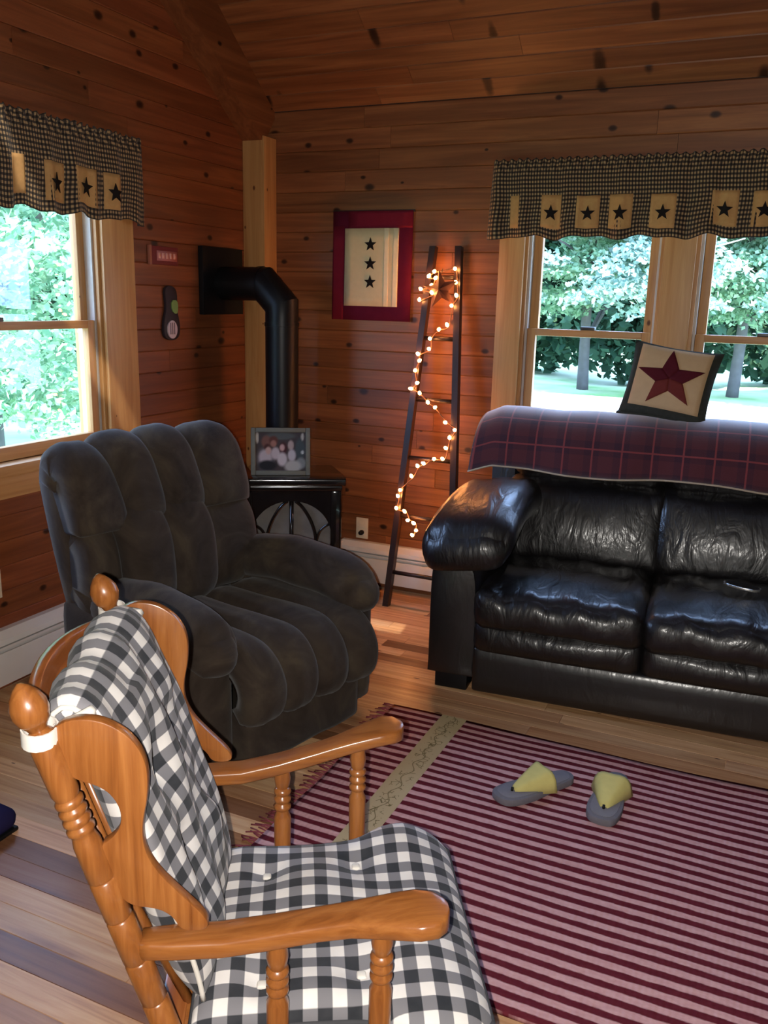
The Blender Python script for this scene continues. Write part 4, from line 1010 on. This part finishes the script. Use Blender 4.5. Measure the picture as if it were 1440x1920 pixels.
# crest rail bowed backwards and rails of the seat
def bow(b, k): return -.40-k*(1-(b/.27)**2)
for z0, z1, k, nm in ((.805, .935, .055, 'crest_rail'), (.55, .60, .05, 'lower_back_rail')):
    rg = []
    for i in range(17):
        b = -.255+.51*i/16; top = z1+(.028*(1-(b/.27)**2) if nm[0] == 'c' else 0)
        ca = lambda z: bow(b, k)+(.40+post_a(z))
        rg.append([(ca(z0)-.012, b, z0), (ca(z0)+.012, b, z0), (ca(top)+.011, b, top-.006), (ca(top)+.004, b, top), (ca(top)-.005, b, top), (ca(top)-.012, b, top-.006)])
    MB().add(*loft(rg)).build(nm, M_oakY, Ch, angle=50)
for i in range(5):
    b = -.12+.06*i; ca = lambda z, k: bow(b, k)+(.40+post_a(z))
    MB().add(*tube([(post_a(.31)-.0, b, .29), (ca(.57, .05), b, .57), (ca(.83, .055), b, .83)], .010, 8)).build('back_spindle', M_oakZ, Ch)
part('front_rail', M_oakY, Ch, .25, .30, -.235, .235, .25, .315, ch=.006)
part('rear_rail', M_oakY, Ch, -.25, -.20, -.235, .235, .25, .315, ch=.006)
part('seat_panel', M_oakX, Ch, -.21, .255, -.235, .235, .285, .312, ch=.003)

def to_chair(o): o.location = oc; o.rotation_euler = (0, 0, TH); return o
# seat cushion
SCZ = .372
but = [(.13, -.04), (-.05, -.055), (.13, .13), (-.06, .11), (.12, -.18), (-.06, -.19)]
def seat_shape(x, y):
    return None
def scush():
    nu, nv = 54, 54; V = []; F = []; UV = []
    def half_w(a): # plan: wider in front of the spindles
        k = 1/(1+math.exp(-(a-.17)/.018)); return .243+.048*k
    def pt(u, v, top):
        su = math.copysign(abs(u)**.92, u)
        a = .085+.265*u; w = half_w(a)
        if u > .55: w *= math.sqrt(max(0, 1-((u-.55)/.45)**3.2*.30))
        b = w*v - .012
        fe = (1-abs(u)**7)*(1-abs(v)**7); e = max(0, fe)**.5
        th = .052*e
        dz = 0
        for bx_, by_ in but:
            r2 = ((a-bx_)**2+(b-by_)**2); dz -= .017*math.exp(-r2/.0011)+.008*math.exp(-r2/.006)
        dz += .010*math.sin(a*17+1)*math.sin(b*19+.5)*e
        lift = .018*max(0, (b-.10)/.18)*max(0, 1-abs(a-.25)/.3)
        fr = -.02*max(0, u-.6)/.4
        return (a, b, SCZ+(th+dz*e if top else -th*.9)+lift+fr)
    T = [math.sin(PI/2*(-1+2*i/nu)) for i in range(nu+1)]
    m = MB()
    for top in (True, False):
        v = [pt(p, q, top) for p in T for q in T]; uv = [(p[0]+(p[2]-SCZ)*.0, p[1]) for p in v]
        f = []
        W = nu+1
        for i in range(nu):
            for j in range(nu): a = i*W+j; f.append((a, a+1, a+W+1, a+W))
        m.add(v, f, uv)
    o = to_chair(m.build('chair_seat_cushion', M_check, None, hasuv=True)); tag(o, 'black and white gingham seat cushion on the rocking chair', 'cushion')
    rim = [pt(-1, q, True) for q in T]+[pt(p, 1, True) for p in T[1:]]+[pt(1, q, True) for q in reversed(T[:-1])]+[pt(p, -1, True) for p in reversed(T[1:-1])]
    rim.append(rim[0]); MB().add(*tube(rim, .0055, 6)).build('piping', M_pipingd, o)
    for bx_, by_ in but:
        u = (bx_-.085)/.265; w = half_w(bx_); z = pt(u, (by_+.012)/w, True)[2]
        v, f, _ = puff((bx_, by_, z+.002), (.009, .009, .005), .0045, (6, 6, 4)); MB().add(v, f).build('button', M_piping, o)
scush()
# back cushion: hangs over the crest, down in front of the back
def bcush():
    pf = [(-.388, .905), (-.386, .945), (-.370, .966), (-.342, .966), (-.314, .930), (-.290, .865), (-.262, .78), (-.238, .70), (-.212, .62), (-.188, .54), (-.168, .46), (-.160, .40)]
    pf = chaikin(pf, 2, False); ln = [0]
    for a, b in zip(pf, pf[1:]): ln.append(ln[-1]+math.dist(a, b))
    T = ln[-1]
    def at(t):
        s = t*T
        for i in range(len(pf)-1):
            if s <= ln[i+1]+1e-9:
                k = (s-ln[i])/(ln[i+1]-ln[i]+1e-12); return lerp(pf[i][0], pf[i+1][0], k), lerp(pf[i][1], pf[i+1][1], k), (pf[i+1][0]-pf[i][0])/(ln[i+1]-ln[i]), (pf[i+1][1]-pf[i][1])/(ln[i+1]-ln[i])
        return pf[-1][0], pf[-1][1], .2, -.97
    bts = [(.42, -.09), (.42, .09), (.66, -.10), (.66, .10)]
    def pt(t, q, front):
        a, z, da, dz = at(t); na, nz = -dz, da                       # front/up normal
        hw = .218+.018*math.sin(t*PI)
        b = hw*q
        e = max(0, (1-abs(q)**5)*(1-abs(2*t-1)**9))**.5
        o = (.028*e if front else -.075*e)
        if front:
            for bt0, bb0 in bts:
                r2 = ((t-bt0)*T)**2+(b-bb0)**2; o -= e*(.022*math.exp(-r2/.0010)+.010*math.exp(-r2/.005))
            o += e*(.006*math.sin(b*52+5*t)+.007*math.sin(t*19+b*11)*math.sin(b*17))
            o += .012*e*math.exp(-((b+.02-(t-.35)*.25)/.035)**2)*(t > .2)
        # top sags between the posts
        sag = -.012*(1-q*q)*max(0, 1-t/.35); bw = -.008*(1-q*q)*max(0, 1-t/.30)
        return (a+na*o+bw, b, z+nz*o+sag)
    nu, nv = 60, 44; m = MB(); Tq = [math.sin(PI/2*(-1+2*j/nv)) for j in range(nv+1)]
    for fr in (True, False):
        v = []; uv = []; f = []
        for i in range(nu+1):
            for q in Tq: v.append(pt(i/nu, q, fr)); uv.append((i/nu*T*1.02, q*.245+.012*math.sin(i/nu*6)))
        W = nv+1
        for i in range(nu):
            for j in range(nv): a = i*W+j; f.append((a, a+1, a+W+1, a+W))
        m.add(v, f, uv)
    o = to_chair(m.build('chair_back_cushion', M_check, None, hasuv=True)); tag(o, 'black and white gingham back cushion tied to the rocking chair', 'cushion')
    for sd in (-1, 1):
        MB().add(*tube([pt(i/40, sd, True) for i in range(41)], .005, 6)).build('piping', M_piping, o)
        pz = .944; px = post_a(pz); bb = .268*sd
        loop = [(px+.027*math.cos(t), bb+.027*math.sin(t), pz+.004*math.sin(t)) for t in np.linspace(0, 2*PI, 17)]
        rg = [[(x-(x-px)*.08, y-(y-bb)*.08, z-.013), (x+(x-px)*.03, y+(y-bb)*.03, z-.013), (x+(x-px)*.03, y+(y-bb)*.03, z+.013), (x-(x-px)*.08, y-(y-bb)*.08, z+.013)] for x, y, z in loop]
        MB().add(*loft(rg, cap=False)).build('tie', M_piping, o, angle=40)
        e0 = pt(.16, sd*.97, True)
        MB().add(*tube(smooth_path([(px+.02, bb-sd*.012, pz), (lerp(px, e0[0], .5)+.01, lerp(bb, e0[1], .5), pz+.008), e0], 4), .010, 6)).build('tie', M_piping, o)
bcush()
